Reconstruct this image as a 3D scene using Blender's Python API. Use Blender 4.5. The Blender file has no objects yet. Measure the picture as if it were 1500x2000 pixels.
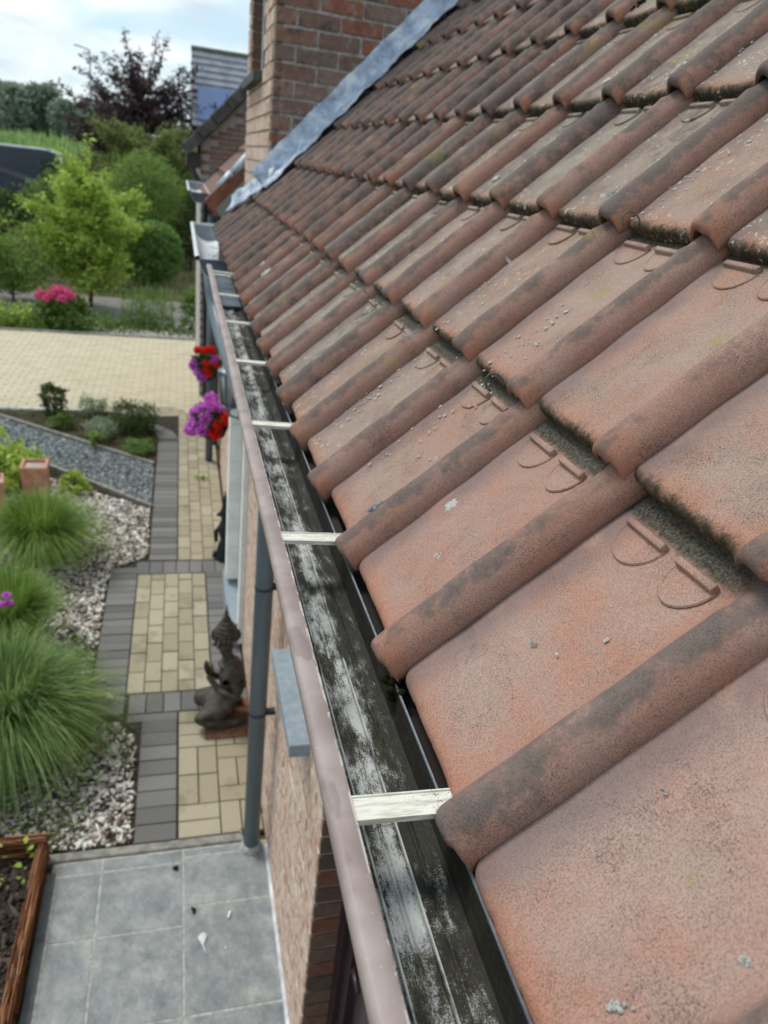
import bpy, bmesh, math, random
import numpy as np
from mathutils import Vector, Matrix, Euler
random.seed(7); rng = np.random.default_rng(7)
PI = math.pi
S = bpy.context.scene
COL = S.collection

# ------------------------------------------------------------ camera
cam_d = bpy.data.cameras.new('camera'); cam = bpy.data.objects.new('camera', cam_d); COL.objects.link(cam)
cam.location = (-0.20938, -0.41831, 0.46390)
cam.rotation_euler = (1.1382160, -0.1119344, -0.2439475)
cam_d.sensor_fit = 'HORIZONTAL'; cam_d.sensor_width = 36; cam_d.lens = 36 * 1441.92 / 1500
cam_d.clip_start = 0.02; cam_d.clip_end = 2000
cam_d.dof.use_dof = True; cam_d.dof.focus_distance = 0.74; cam_d.dof.aperture_fstop = 34.6 / 3.5
S.camera = cam
# ------------------------------------------------------------ light
SUN_EL, SUN_AZ = math.radians(58), math.radians(-40)      # azimuth measured from +y towards +x
W = bpy.data.worlds.new('World'); S.world = W; W.use_nodes = True
nt = W.node_tree; nt.nodes.clear()
def wn(t, **k):
    n = nt.nodes.new(t)
    for a, b in k.items(): setattr(n, a, b)
    return n
out = wn('ShaderNodeOutputWorld'); bg = wn('ShaderNodeBackground')
sky = wn('ShaderNodeTexSky', sky_type='NISHITA', sun_disc=False)
sky.sun_elevation = SUN_EL; sky.sun_rotation = SUN_AZ; sky.air_density = 1.0; sky.dust_density = 1.5
tc = wn('ShaderNodeTexCoord'); mp = wn('ShaderNodeMapping'); mp.inputs['Scale'].default_value = (1, 1, 3.2)
mp.inputs['Location'].default_value = (0.35, 0.1, 0.0)
no = wn('ShaderNodeTexNoise'); no.inputs['Scale'].default_value = 4.2; no.inputs['Detail'].default_value = 7; no.inputs['Roughness'].default_value = .55
rp = wn('ShaderNodeValToRGB'); rp.color_ramp.elements[0].position = .40; rp.color_ramp.elements[1].position = .56
no2 = wn('ShaderNodeTexNoise'); no2.inputs['Scale'].default_value = 7; no2.inputs['Detail'].default_value = 6
rp2 = wn('ShaderNodeValToRGB'); rp2.color_ramp.elements[0].position = .35; rp2.color_ramp.elements[1].position = .7
rp2.color_ramp.elements[0].color = (4.2, 5.0, 5.6, 1); rp2.color_ramp.elements[1].color = (8.0, 8.2, 8.1, 1)
mx = wn('ShaderNodeMix', data_type='RGBA')
mxs = wn('ShaderNodeMix', data_type='RGBA'); mxs.inputs[0].default_value = .55; mxs.inputs[7].default_value = (3.3, 5.0, 6.2, 1)
L = nt.links.new
L(tc.outputs['Generated'], mp.inputs['Vector']); L(mp.outputs[0], no.inputs['Vector']); L(mp.outputs[0], no2.inputs['Vector'])
L(no.outputs['Fac'], rp.inputs[0]); L(no2.outputs['Fac'], rp2.inputs[0])
L(rp.outputs[0], mx.inputs[0]); L(sky.outputs[0], mxs.inputs[6]); L(mxs.outputs[2], mx.inputs[6]); L(rp2.outputs[0], mx.inputs[7])
L(mx.outputs[2], bg.inputs[0]); bg.inputs[1].default_value = 0.097; L(bg.outputs[0], out.inputs[0])
sd = bpy.data.lights.new('sun', 'SUN'); sun = bpy.data.objects.new('sun', sd); COL.objects.link(sun)
sd.energy = 1.3; sd.angle = math.radians(18); sd.color = (1, .96, .9)
d = Vector((math.sin(SUN_AZ) * math.cos(SUN_EL), math.cos(SUN_AZ) * math.cos(SUN_EL), math.sin(SUN_EL)))
sun.rotation_euler = d.to_track_quat('Z', 'Y').to_euler(); sun.location = (0, 0, 20)
S.view_settings.view_transform = 'Standard'; S.view_settings.look = 'None'
S.view_settings.gamma = 1; S.view_settings.exposure = 0.74; S.view_settings.use_curve_mapping = False

# ------------------------------------------------------------ material helpers
class M:
    def __init__(s, name, rough=.85, spec=.3, metal=0):
        s.m = bpy.data.materials.new(name); s.m.use_nodes = True; s.t = s.m.node_tree; s.t.nodes.clear()
        s.o = s.n('ShaderNodeOutputMaterial'); s.b = s.n('ShaderNodeBsdfPrincipled')
        s.l(s.b.outputs[0], s.o.inputs[0]); s.b.inputs['Roughness'].default_value = rough
        s.b.inputs['Specular IOR Level'].default_value = spec; s.b.inputs['Metallic'].default_value = metal
        s._tc = None
    def n(s, t, **k):
        n = s.t.nodes.new(t)
        for a, b in k.items(): setattr(n, a, b)
        return n
    def l(s, a, b): s.t.links.new(a, b)
    def tc(s, which='Object'):
        if s._tc is None: s._tc = s.n('ShaderNodeTexCoord')
        return s._tc.outputs[which]
    def pos(s): return s.n('ShaderNodeNewGeometry').outputs['Position']
    def mapv(s, v, scale=(1, 1, 1), loc=(0, 0, 0)):
        m = s.n('ShaderNodeMapping'); s.l(v, m.inputs[0]); m.inputs['Scale'].default_value = scale; m.inputs['Location'].default_value = loc
        return m.outputs[0]
    def addv(s, a, b):
        m = s.n('ShaderNodeVectorMath', operation='ADD'); s.l(a, m.inputs[0]); s.l(b, m.inputs[1]); return m.outputs[0]
    def noise(s, v, scale, detail=4, rough=.55):
        n = s.n('ShaderNodeTexNoise'); s.l(v, n.inputs['Vector']); n.inputs['Scale'].default_value = scale
        n.inputs['Detail'].default_value = detail; n.inputs['Roughness'].default_value = rough; return n.outputs['Fac']
    def vor(s, v, scale, out='Distance', feat='F1', rnd=1):
        n = s.n('ShaderNodeTexVoronoi', feature=feat); s.l(v, n.inputs['Vector']); n.inputs['Scale'].default_value = scale
        n.inputs['Randomness'].default_value = rnd; return n.outputs[out]
    def math(s, op, a, b=None, clamp=False):
        n = s.n('ShaderNodeMath', operation=op, use_clamp=clamp)
        for i, v in ((0, a), (1, b)):
            if v is None: continue
            if isinstance(v, (int, float)): n.inputs[i].default_value = v
            else: s.l(v, n.inputs[i])
        return n.outputs[0]
    def ss(s, v, a, b, lo=0, hi=1):       # smooth step
        n = s.n('ShaderNodeMapRange', interpolation_type='SMOOTHSTEP'); s.l(v, n.inputs[0])
        n.inputs[1].default_value = a; n.inputs[2].default_value = b; n.inputs[3].default_value = lo; n.inputs[4].default_value = hi
        return n.outputs[0]
    def mix(s, f, a, b, mode='MIX'):
        n = s.n('ShaderNodeMix', data_type='RGBA', blend_type=mode)
        for i, v in ((0, f), (6, a), (7, b)):
            if isinstance(v, (int, float)): n.inputs[i].default_value = v
            elif isinstance(v, tuple): n.inputs[i].default_value = (*v, 1)
            else: s.l(v, n.inputs[i])
        return n.outputs[2]
    def ramp(s, f, stops, const=False):
        n = s.n('ShaderNodeValToRGB'); s.l(f, n.inputs[0]); cr = n.color_ramp
        if const: cr.interpolation = 'CONSTANT'
        while len(cr.elements) < len(stops): cr.elements.new(.5)
        for e, (p, c) in zip(cr.elements, stops): e.position = p; e.color = (*c, 1)
        return n.outputs[0]
    def rand(s): return s.n('ShaderNodeObjectInfo').outputs['Random']
    def island(s): return s.n('ShaderNodeNewGeometry').outputs['Random Per Island']
    def color(s, c):
        if isinstance(c, tuple): s.b.inputs[0].default_value = (*c, 1)
        else: s.l(c, s.b.inputs[0])
    def bump(s, h, strength=.4, dist=.002, prev=None):
        n = s.n('ShaderNodeBump'); n.inputs['Strength'].default_value = strength; n.inputs['Distance'].default_value = dist
        s.l(h, n.inputs['Height'])
        if prev is not None: s.l(prev, n.inputs['Normal'])
        s.l(n.outputs[0], s.b.inputs['Normal']); return n.outputs[0]
def simple(name, c, rough=.7, spec=.3, metal=0, var=.25, scale=12, bump=.3, dist=.002):
    m = M(name, rough, spec, metal); v = m.pos(); f = m.noise(v, scale, 6)
    m.color(m.mix(m.ss(f, .3, .7), tuple(x * (1 - var) for x in c), tuple(min(1, x * (1 + var)) for x in c)))
    if bump: m.bump(m.noise(v, scale * 12, 3), bump, dist)
    return m.m

# --- roof tile
def tile_material(name, brown=False, plain=False):
    m = M(name, .88, .25); o = m.tc('Object'); w = m.pos()
    oi = m.n('ShaderNodeObjectInfo'); rnd = oi.outputs['Random']
    sep = m.n('ShaderNodeSeparateXYZ'); m.l(o, sep.inputs[0]); X, Y = sep.outputs[0], sep.outputs[1]
    if plain:      # for joined tiles, which have no local tile coordinates
        X = m.n('ShaderNodeValue').outputs[0]; X.default_value = .15; Y = m.n('ShaderNodeValue').outputs[0]; Y.default_value = .06
    sc = m.n('ShaderNodeSeparateColor'); m.l(oi.outputs['Color'], sc.inputs[0]); age = sc.outputs[0]; dark = sc.outputs[1]
    big = m.noise(w, 9, 5, .6); med = m.noise(w, 34, 6, .65); fine = m.noise(w, 620, 5, .8); spk = m.noise(w, 900, 2, .6)
    vfine = m.noise(w, 1500, 2, .7)
    if brown: base = m.mix(m.ss(med, .3, .7), (.17, .095, .07), (.27, .17, .13))
    else:
        base = m.mix(m.ss(big, .36, .64), (.455, .245, .175), (.455, .320, .262))
        base = m.mix(m.math('MULTIPLY', m.ss(med, .35, .62), .6), base, (.40, .275, .225))
    pan = m.ss(Y, -.002, .030)
    tan = m.mix(m.ss(med, .3, .7), (.262, .232, .180), (.385, .350, .290))
    tan = m.mix(m.math('MULTIPLY', m.ss(big, .5, .62), .32), tan, (.36, .25, .195))
    base = m.mix(m.math('MULTIPLY', m.math('MULTIPLY', pan, age), .95), base, tan)
    base = m.mix(m.math('MULTIPLY', m.ss(rnd, .55, 1), .2), base, (.36, .15, .09))
    base = m.mix(m.math('MULTIPLY', m.math('SUBTRACT', 1, pan), .38), base, (.385, .185, .130))
    gm = m.math('MULTIPLY', m.ss(m.noise(w, 17, 5, .7), .50, .68), m.math('MULTIPLY', age, pan))
    base = m.mix(m.math('MULTIPLY', gm, .6), base, (.15, .145, .075))
    # sandy grain
    ed = m.math('MULTIPLY', m.ss(X, .045, .004), m.ss(med, .3, .55)); base = m.mix(m.math('MULTIPLY', ed, .6), base, (.50, .20, .105))
    g = m.ss(fine, .46, .58)
    base = m.mix(m.math('MULTIPLY', g, .75), base, m.mix(1.0, base, (.52, .49, .48), 'MULTIPLY'))
    g2 = m.ss(m.noise(w, 170, 4, .8), .42, .62)
    base = m.mix(m.math('MULTIPLY', g2, .14), base, m.mix(1.0, base, (.60, .58, .58), 'MULTIPLY'))
    # black algae speckle, denser in clouds
    cl = m.ss(m.noise(w, 13, 5, .7), .32, .70)
    thr = m.math('SUBTRACT', .66, m.math('MULTIPLY', cl, .15))
    sp = m.ss(m.math('SUBTRACT', m.noise(w, 560, 5, .85), thr), 0, .03)
    base = m.mix(m.math('MULTIPLY', sp, .72), base, (.060, .045, .042))
    # soot along the crown of the roll
    c1 = m.math('MULTIPLY', m.ss(Y, -.053, -.036), m.ss(Y, .018, -.018))
    nn = m.noise(w, 16, 8, .78)
    dm = m.ss(m.math('ADD', m.math('ADD', m.math('MULTIPLY', c1, .26), m.math('MULTIPLY', m.math('SUBTRACT', m.noise(w, 5.5, 3, .6), .45), .45)), m.math('ADD', m.math('MULTIPLY', nn, 1.25), m.math('MULTIPLY', dark, .36))), .84, 1.16)
    dm = m.math('MULTIPLY', dm, m.ss(m.math('ADD', m.noise(w, 300, 5, .8), m.math('MULTIPLY', dm, .34)), .50, .66))
    base = m.mix(m.math('MULTIPLY', dm, .86), base, m.mix(m.ss(fine, .4, .6), (.036, .031, .029), (.17, .147, .134)))
    base = m.mix(m.math('MULTIPLY', c1, m.math('MULTIPLY', m.math('ADD', .16, m.math('MULTIPLY', dark, .30)), m.ss(med, .25, .55))), base, (.185, .145, .125))
    base = m.mix(m.math('MULTIPLY', m.math('MULTIPLY', m.ss(dark, .45, 1), m.ss(nn, .42, .64)), .45), base, (.115, .10, .090))
    # contact shading painted into the trough beside the roll of the next tile
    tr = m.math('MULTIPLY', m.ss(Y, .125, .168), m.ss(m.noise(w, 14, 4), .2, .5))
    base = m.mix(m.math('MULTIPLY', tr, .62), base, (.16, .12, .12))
    # moss on the nose of the upper rows and in the head lap
    mo = m.math('MULTIPLY', m.ss(m.math('ADD', X, m.math('MULTIPLY', m.noise(w, 75, 6, .85), .06)), .052, .030), m.ss(Y, -.02, .02))
    mo = m.math('MULTIPLY', mo, sc.outputs[2])
    mo = m.math('MULTIPLY', mo, m.ss(m.math('ADD', m.noise(w, 260, 5, .8), m.ss(X, .014, .004, 0, .3)), .40, .54))
    base = m.mix(mo, base, m.mix(m.ss(fine, .35, .65), (.010, .011, .007), (.052, .054, .028)))
    hd = m.math('MULTIPLY', m.ss(m.math('ADD', X, m.math('MULTIPLY', m.noise(w, 110, 6, .8), .022)), .302, .313), m.ss(Y, -.03, .03))
    base = m.mix(m.math('MULTIPLY', hd, .92), base, m.mix(m.ss(m.noise(w, 300, 5, .8), .40, .62), (.012, .013, .010), (.105, .105, .078)))
    # white crusty lichen
    wv = m.n('ShaderNodeVectorMath', operation='MULTIPLY_ADD'); nz = m.n('ShaderNodeTexNoise'); nz.inputs['Scale'].default_value = 140; m.l(w, nz.inputs['Vector'])
    m.l(nz.outputs['Color'], wv.inputs[0]); wv.inputs[1].default_value = (.02, .02, .02); m.l(w, wv.inputs[2])
    v1 = m.vor(wv.outputs[0], 75); sel = m.ss(m.noise(w, 19, 4, .6), .47, .56)
    li = m.math('MULTIPLY', m.ss(v1, .26, .18), m.math('MULTIPLY', sel, m.ss(age, .2, .6)))
    li = m.math('MULTIPLY', li, pan)
    base = m.mix(m.math('MULTIPLY', li, .85), base, (.58, .56, .47))
    # yellow lichen
    yl = m.math('MULTIPLY', m.ss(m.noise(w, 9, 3, .5), .66, .71), m.ss(m.noise(w, 260, 4), .45, .58))
    base = m.mix(m.math('MULTIPLY', yl, .6), base, (.32, .27, .05))
    # orange chip marks
    ch = m.math('GREATER_THAN', m.noise(w, 55, 3, .5), .755)
    base = m.mix(m.math('MULTIPLY', ch, .7), base, (.55, .20, .09))
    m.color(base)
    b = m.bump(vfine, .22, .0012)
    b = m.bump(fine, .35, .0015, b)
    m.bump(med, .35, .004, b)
    return m.m
T_TILE = tile_material('terracotta_pantile')
T_BROWN = tile_material('brown_roof_tile', True)
T_PLAIN = tile_material('terracotta_pantile_joined', False, True)

def lichen_mat():
    m = M('pale_lichen', .95, .1); v = m.pos(); f = m.noise(v, 700, 4, .7)
    m.color(m.ramp(f, [(.3, (.24, .235, .215)), (.5, (.50, .49, .45)), (.7, (.74, .72, .66))])); m.bump(f, .8, .002); return m.m
LICHEN = lichen_mat()
def moss_mat():
    m = M('dark_moss', 1, .05); v = m.pos(); f = m.noise(v, 400, 4, .7)
    m.color(m.ramp(f, [(.3, (.008, .008, .005)), (.6, (.035, .038, .012)), (.8, (.10, .10, .03))])); m.bump(f, 1, .004); return m.m
MOSS = moss_mat()

def gutter_mat():
    m = M('dirty_white_gutter_inside', .62, .22); w = m.pos(); s = m.mapv(w, (1, .22, 1))
    sep = m.n('ShaderNodeSeparateXYZ'); m.l(w, sep.inputs[0]); X = sep.outputs[0]
    grey = m.mix(m.ss(m.noise(s, 30, 6, .7), .3, .7), (.30, .315, .305), (.56, .57, .55))
    s2 = m.mapv(w, (1, .42, 1))
    f = m.noise(s2, 30, 9, .78); f2 = m.noise(s, 75, 6, .7); sp = m.noise(w, 800, 5, .85)
    band = m.math('ADD', m.math('MULTIPLY', m.ss(X, -.030, -.014), .15), m.math('MULTIPLY', m.ss(X, .003, .0085), .9))  # darkens the rear floor and blackens the back wall
    b2 = m.math('MULTIPLY', m.math('MULTIPLY', m.ss(X, -.064, -.056), m.ss(X, -.034, -.046)), .055)
    d = m.math('ADD', m.math('ADD', f, m.math('MULTIPLY', m.math('SUBTRACT', f2, .5), .45)), m.math('ADD', band, b2))
    d = m.math('ADD', d, m.math('MULTIPLY', m.math('SUBTRACT', sp, .5), .75))
    k = m.ss(d, .515, .585); wet = m.ss(m.math('ADD', f, band), .60, .68)
    dirt = m.mix(m.ss(m.noise(w, 45, 5), .46, .60), (.020, .015, .010), (.030, .026, .010))
    dirt = m.mix(wet, dirt, m.mix(m.ss(m.noise(w, 30, 3), .5, .6), (.008, .006, .0045), (.016, .016, .005)))
    film = m.mix(m.ss(d, .44, .56), grey, m.mix(1.0, grey, (.55, .53, .48), 'MULTIPLY'))
    c = m.mix(m.math('MULTIPLY', k, .94), film, dirt)
    k2 = m.ss(m.math('ADD', m.noise(w, 420, 5, .85), m.math('MULTIPLY', m.math('SUBTRACT', f, .5), .35)), .575, .61); c = m.mix(m.math('MULTIPLY', k2, .85), c, (.022, .019, .016))
    k3 = m.math('MULTIPLY', m.ss(m.noise(w, 640, 4, .8), .62, .66), k); c = m.mix(m.math('MULTIPLY', k3, .35), c, (.34, .34, .31))
    # limescale scribbles and tide lines
    v = m.noise(s2, 42, 3, .6); tl = m.math('MULTIPLY', m.ss(v, .492, .498), m.ss(v, .508, .502)); c = m.mix(m.math('MULTIPLY', tl, .05), c, (.50, .50, .46))
    Z = sep.outputs[2]      # worn bare metal on the crests of the ribs
    cr = m.math('MULTIPLY', m.ss(Z, -.0630, -.0612), m.math('MULTIPLY', m.math('MULTIPLY', m.ss(Z, -.052, -.054), m.ss(X, .002, .0)), m.ss(m.noise(s, 60, 6, .75), .38, .56)))
    cr = m.math('MULTIPLY', cr, m.ss(X, -.0575, -.0570))
    c = m.mix(m.math('MULTIPLY', cr, .8), c, (.60, .61, .58))
    m.color(c); b = m.bump(sp, .3, .001); m.bump(f, .5, .004, b)
    m.l(m.ss(m.math('MULTIPLY', wet, k), 0, 1, .75, .52), m.b.inputs['Roughness'])
    return m.m
G_IN = gutter_mat()
def lip_mat():
    m = M('mauve_brown_coated_metal', .52, .4); w = m.pos()
    f = m.noise(w, 14, 5, .6); c = m.mix(m.ss(f, .35, .65), (.27, .21, .19), (.36, .295, .27))
    sp = m.math('GREATER_THAN', m.noise(w, 330, 4, .7), .69); c = m.mix(m.math('MULTIPLY', sp, .75), c, (.66, .60, .57))
    sep = m.n('ShaderNodeSeparateXYZ'); m.l(w, sep.inputs[0]); e = m.math('MULTIPLY', m.ss(sep.outputs[0], -.0795, -.0775), m.ss(m.noise(m.mapv(w, (1, .4, 1)), 120, 5, .7), .46, .52)); c = m.mix(m.math('MULTIPLY', e, .8), c, (.74, .68, .62))
    st = m.ss(m.noise(m.mapv(w, (1, .3, 1)), 26, 3), .62, .66); c = m.mix(m.math('MULTIPLY', st, .5), c, (.17, .13, .125))
    m.color(c); m.bump(m.noise(w, 60, 4), .2, .002); return m.m
G_LIP = lip_mat()
def strap_mat():
    m = M('white_painted_strap', .6, .3); w = m.pos(); s = m.mapv(w, (.12, 1, 1))
    c = m.mix(m.ss(m.noise(s, 220, 5, .7), .42, .66), (.74, .72, .63), (.50, .46, .37))
    k = m.noise(w, 480, 4, .7); sep = m.n('ShaderNodeSeparateXYZ'); m.l(w, sep.inputs[0])
    thr = m.ss(sep.outputs[0], -.07, .0, .74, .60)
    k = m.math('GREATER_THAN', k, thr); c = m.mix(m.math('MULTIPLY', k, .85), c, (.03, .026, .02)); m.color(c); m.bump(m.noise(s, 300, 4), .3, .001); return m.m
STRAP = strap_mat()
ZINC = simple('weathered_zinc', (.30, .34, .38), .42, .5, .55, .22, 9, .3, .003)
ZINC_PALE = simple('chalky_zinc_bead', (.60, .63, .64), .6, .4, .1, .12, 12, .2)
ZINC_DARK = simple('dark_zinc', (.09, .11, .135), .5, .4, .3, .3, 10, .2)
def lead_mat():
    m = M('dented_lead_flashing', .40, .5, .1); w = m.pos(); f = m.noise(w, 9, 6, .65)
    m.color(m.ramp(f, [(.34, (.28, .34, .45)), (.5, (.55, .64, .77)), (.63, (.84, .90, .96))]))
    m.bump(m.noise(w, 13, 6, .65), 1.0, .05); return m.m
LEAD = lead_mat()
PIPE = simple('slate_grey_pipe', (.13, .165, .19), .38, .5, .1, .08, 5, .05)
PIPE_DK = simple('charcoal_pipe', (.03, .033, .045), .5, .4, 0, .1, 5, .05)
BLUESTONE = simple('bluestone', (.27, .32, .36), .8, .3, 0, .12, 30, .3)
WHITE = simple('white_painted_block', (.88, .88, .84), .7, .3, 0, .08, 8, .2)
UPVC = simple('grey_window_frame', (.42, .44, .47), .5, .4, 0, .05, 4, 0)
DOORF = simple('dark_aubergine_frame', (.030, .014, .018), .35, .5, 0, .2, 6, .1)
UNDER = simple('underlay', (.03, .027, .024), .9)
def glass_mat():
    m = M('window_glass', .08, .6); m.color((.03, .035, .04)); return m.m
GLASS = glass_mat()

def brick_mat(name, cols, cream=.5, creamcol=(.60, .52, .43), dirt=.3):
    m = M(name, .93, .15); w = m.pos(); r = m.rand()
    isl = m.island(); rr = m.math('FRACT', m.math('ADD', m.math('MULTIPLY', r, 7.13), m.math('MULTIPLY', isl, 3.7)))
    n = len(cols); base = m.ramp(rr, [(i / n, c) for i, c in enumerate(cols)], True)
    f = m.noise(w, 30, 6, .7)
    base = m.mix(m.math('MULTIPLY', m.ss(f, .35, .7), .4), base, m.mix(1.0, base, (.5, .5, .5), 'MULTIPLY'))
    c = m.ss(m.noise(w, 24, 7, .75), .62 - cream * .25, .78 - cream * .25)
    base = m.mix(m.math('MULTIPLY', c, min(.9, cream * 1.1)), base, creamcol)
    k = m.ss(m.noise(w, 11, 6, .7), .52, .68); base = m.mix(m.math('MULTIPLY', k, dirt), base, (.07, .06, .055))
    m.color(base); b = m.bump(m.noise(w, 260, 4, .7), .5, .003); m.bump(f, .9, .014, b); return m.m
BRICK_F = brick_mat('pale_handmade_brick', [(.60, .30, .19), (.66, .42, .30), (.62, .34, .22), (.58, .37, .26), (.70, .48, .36)], .8, (.76, .66, .56), .05)
BRICK_R = brick_mat('brown_red_brick', [(.21, .13, .10), (.25, .11, .075), (.17, .11, .085), (.22, .13, .095), (.15, .10, .08)], .15, (.33, .28, .24), .15)
BRICK_D = brick_mat('rustic_dormer_brick', [(.25, .15, .12), (.32, .13, .085), (.23, .16, .135), (.29, .19, .15), (.18, .135, .115), (.30, .17, .125)], .5, (.40, .34, .29), .75)
BRICK_G = brick_mat('pinkish_gable_brick', [(.30, .19, .155), (.34, .22, .18), (.27, .175, .15), (.31, .18, .14)], .35, (.40, .32, .27), .1)
MORTAR = simple('lime_mortar', (.60, .56, .50), .95, .1, 0, .2, 40, .5)
MORTAR_D = simple('grey_mortar', (.47, .445, .41), .95, .1, 0, .3, 40, .5)

def paver_mat(name, a, b, moss=.15):
    m = M(name, .9, .2); w = m.pos(); rr = m.math('FRACT', m.math('ADD', m.rand(), m.math('MULTIPLY', m.island(), 5.3)))
    c = m.mix(rr, a, b); f = m.noise(w, 160, 5, .7)
    c = m.mix(m.math('MULTIPLY', m.ss(f, .4, .62), .35), c, m.mix(1.0, c, (.6, .6, .6), 'MULTIPLY'))
    c = m.mix(m.math('MULTIPLY', m.ss(m.noise(w, 3.3, 5, .7), .52, .68), moss), c, (.14, .13, .08))
    m.color(c); m.bump(f, .5, .003); return m.m
PV_Y = paver_mat('yellow_concrete_paver', (.345, .305, .205), (.46, .41, .30), .45)
PV_G = paver_mat('grey_concrete_paver', (.145, .142, .138), (.235, .228, .218), .25)
PV_D = paver_mat('sand_coloured_driveway_paver', (.56, .49, .34), (.63, .56, .41), .1)
def slate_mat():
    m = M('grey_slate_slab', .5, .4); w = m.pos(); r = m.rand()
    f = m.noise(w, 6, 9, .7)
    c = m.ramp(f, [(.33, (.125, .145, .15)), (.48, (.205, .222, .222)), (.58, (.285, .298, .285)), (.68, (.40, .40, .37))])
    c = m.mix(m.math('MULTIPLY', m.ss(m.noise(w, 12, 6, .7), .55, .7), .4), c, (.30, .27, .21))
    c = m.mix(m.math('MULTIPLY', r, .12), c, (.36, .38, .39))
    m.color(c); b = m.bump(m.noise(w, 9, 6, .6), .6, .02); m.bump(m.noise(w, 120, 4), .2, .002, b); return m.m
SLATE = slate_mat()
GROUT = simple('pale_grout', (.40, .39, .36), .9, .2, 0, .25, 30)
JOINT = simple('dark_joint_sand', (.045, .042, .035), .95, .1, 0, .4, 30)
KERB = simple('concrete_kerb', (.26, .25, .22), .9, .2, 0, .3, 20, .6, .004)
def soil_mat(name, a, b, c3=None):
    m = M(name, .97, .1); w = m.pos(); f = m.noise(w, 6, 8, .7)
    c = m.mix(m.ss(f, .35, .65), a, b)
    if c3: c = m.mix(m.ss(m.noise(w, 1.1, 6, .65), .45, .62), c, c3)
    m.color(c); m.bump(m.noise(w, 30, 6, .7), .8, .03); return m.m
SOIL = soil_mat('dark_soil', (.035, .026, .018), (.085, .065, .045))
GROUND = soil_mat('rough_garden_ground', (.085, .085, .035), (.20, .17, .09), (.055, .08, .025))
ASPH = soil_mat('pale_grey_lane', (.19, .18, .17), (.28, .265, .24))
MULCHB = soil_mat('mulch_bed', (.02, .014, .010), (.05, .035, .025))
def stone_mat(name, cols, rough=.85):
    m = M(name, rough, .25); r = m.island(); n = len(cols); c = m.ramp(r, [(i / n, k) for i, k in enumerate(cols)], True)
    m.color(c); return m.m
GRAV = stone_mat('blue_grey_gravel', [(.14, .165, .165), (.24, .27, .265), (.33, .36, .35), (.19, .225, .22), (.46, .48, .46), (.10, .12, .12)])
CHIP = stone_mat('white_and_brown_chips', [(.70, .66, .60), (.20, .15, .11), (.80, .77, .72), (.45, .39, .33), (.11, .085, .065), (.86, .84, .80), (.62, .56, .49), (.78, .75, .70), (.30, .24, .19)])
MULCH = stone_mat('bark_mulch_chips', [(.035, .024, .018), (.06, .042, .032), (.09, .066, .05), (.045, .032, .026)])
TERRA = simple('terracotta_chimney_pot', (.52, .27, .17), .85, .2, 0, .2, 14, .4)
def wicker_mat():
    m = M('woven_fern_fibre', .9, .15); w = m.pos(); s = m.mapv(w, (1, 1, .15)); isl = m.island()
    c = m.ramp(isl, [(0, (.16, .06, .028)), (.3, (.26, .11, .05)), (.6, (.10, .036, .02)), (.85, (.36, .19, .10))], True); m.color(c); return m.m
WICK = wicker_mat()
BRONZE = simple('dark_bronze_stone', (.060, .050, .037), .6, .4, 0, .55, 26, .8, .004)
BLACKF = simple('black_garden_ornament', (.016, .019, .024), .5, .4, 0, .4, 20, .3)
MAT_R = simple('reddish_slatted_mat', (.25, .13, .08), .9, .1, 0, .3, 40, .5)
SHELL = simple('white_debris', (.75, .75, .72), .7)

def leaf_mat(name, a, b, c=None, rough=.55):
    m = M(name, rough, .3); r = m.island(); w = m.pos()
    st = [(0, a), (.5, b)] + ([(1, c)] if c else [])
    col = m.ramp(r, st); m.color(col)
    tr = m.n('ShaderNodeBsdfTranslucent'); m.l(col, tr.inputs[0]); mxs = m.n('ShaderNodeMixShader'); mxs.inputs[0].default_value = .42
    m.l(m.b.outputs[0], mxs.inputs[1]); m.l(tr.outputs[0], mxs.inputs[2]); m.l(mxs.outputs[0], m.o.inputs[0]); return m.m
LF = dict(
    grass=leaf_mat('ornamental_grass_blade', (.085, .18, .022), (.20, .34, .05), (.38, .50, .14)),
    sedge=leaf_mat('blue_green_sedge_blade', (.070, .155, .035), (.165, .28, .075), (.42, .52, .22)),
    lime=leaf_mat('lime_green_leaf', (.24, .36, .05), (.42, .58, .09), (.58, .70, .20)),
    mid=leaf_mat('mid_green_leaf', (.075, .15, .025), (.15, .25, .05), (.25, .36, .09)),
    dark=leaf_mat('dark_green_leaf', (.03, .06, .015), (.07, .12, .028), (.12, .18, .05)),
    soft=leaf_mat('soft_willow_leaf', (.13, .22, .045), (.25, .37, .08), (.38, .52, .16)),
    box=leaf_mat('clipped_box_leaf', (.11, .23, .045), (.20, .34, .08), (.30, .46, .13)),
    purple=leaf_mat('purple_beech_leaf', (.022, .015, .018), (.065, .038, .042), (.13, .075, .072)),
    olive=leaf_mat('olive_conifer_spray', (.085, .12, .03), (.19, .235, .065), (.32, .37, .12)),
    silver=leaf_mat('silver_leaf', (.20, .28, .15), (.34, .43, .27), (.50, .57, .42)),
    poplar=leaf_mat('hazy_poplar_leaf', (.20, .27, .20), (.30, .37, .27), (.40, .47, .35)),  # distance haze is mixed into this leaf colour
    maize=leaf_mat('maize_leaf', (.16, .27, .07), (.28, .42, .13), (.40, .52, .22)),
    dry=leaf_mat('dry_grass_blade', (.28, .25, .13), (.40, .37, .21), (.24, .30, .11)),
    pink=leaf_mat('pink_petal', (.62, .06, .20), (.80, .12, .32), (.90, .30, .48)),
    red=leaf_mat('red_petal', (.70, .012, .014), (.88, .025, .02), (.95, .09, .05)),
    violet=leaf_mat('violet_petal', (.60, .09, .60), (.80, .19, .78), (.90, .45, .88)),
)
BARK = simple('grey_brown_bark', (.10, .08, .06), .95, .1, 0, .4, 20, .8)

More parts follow.
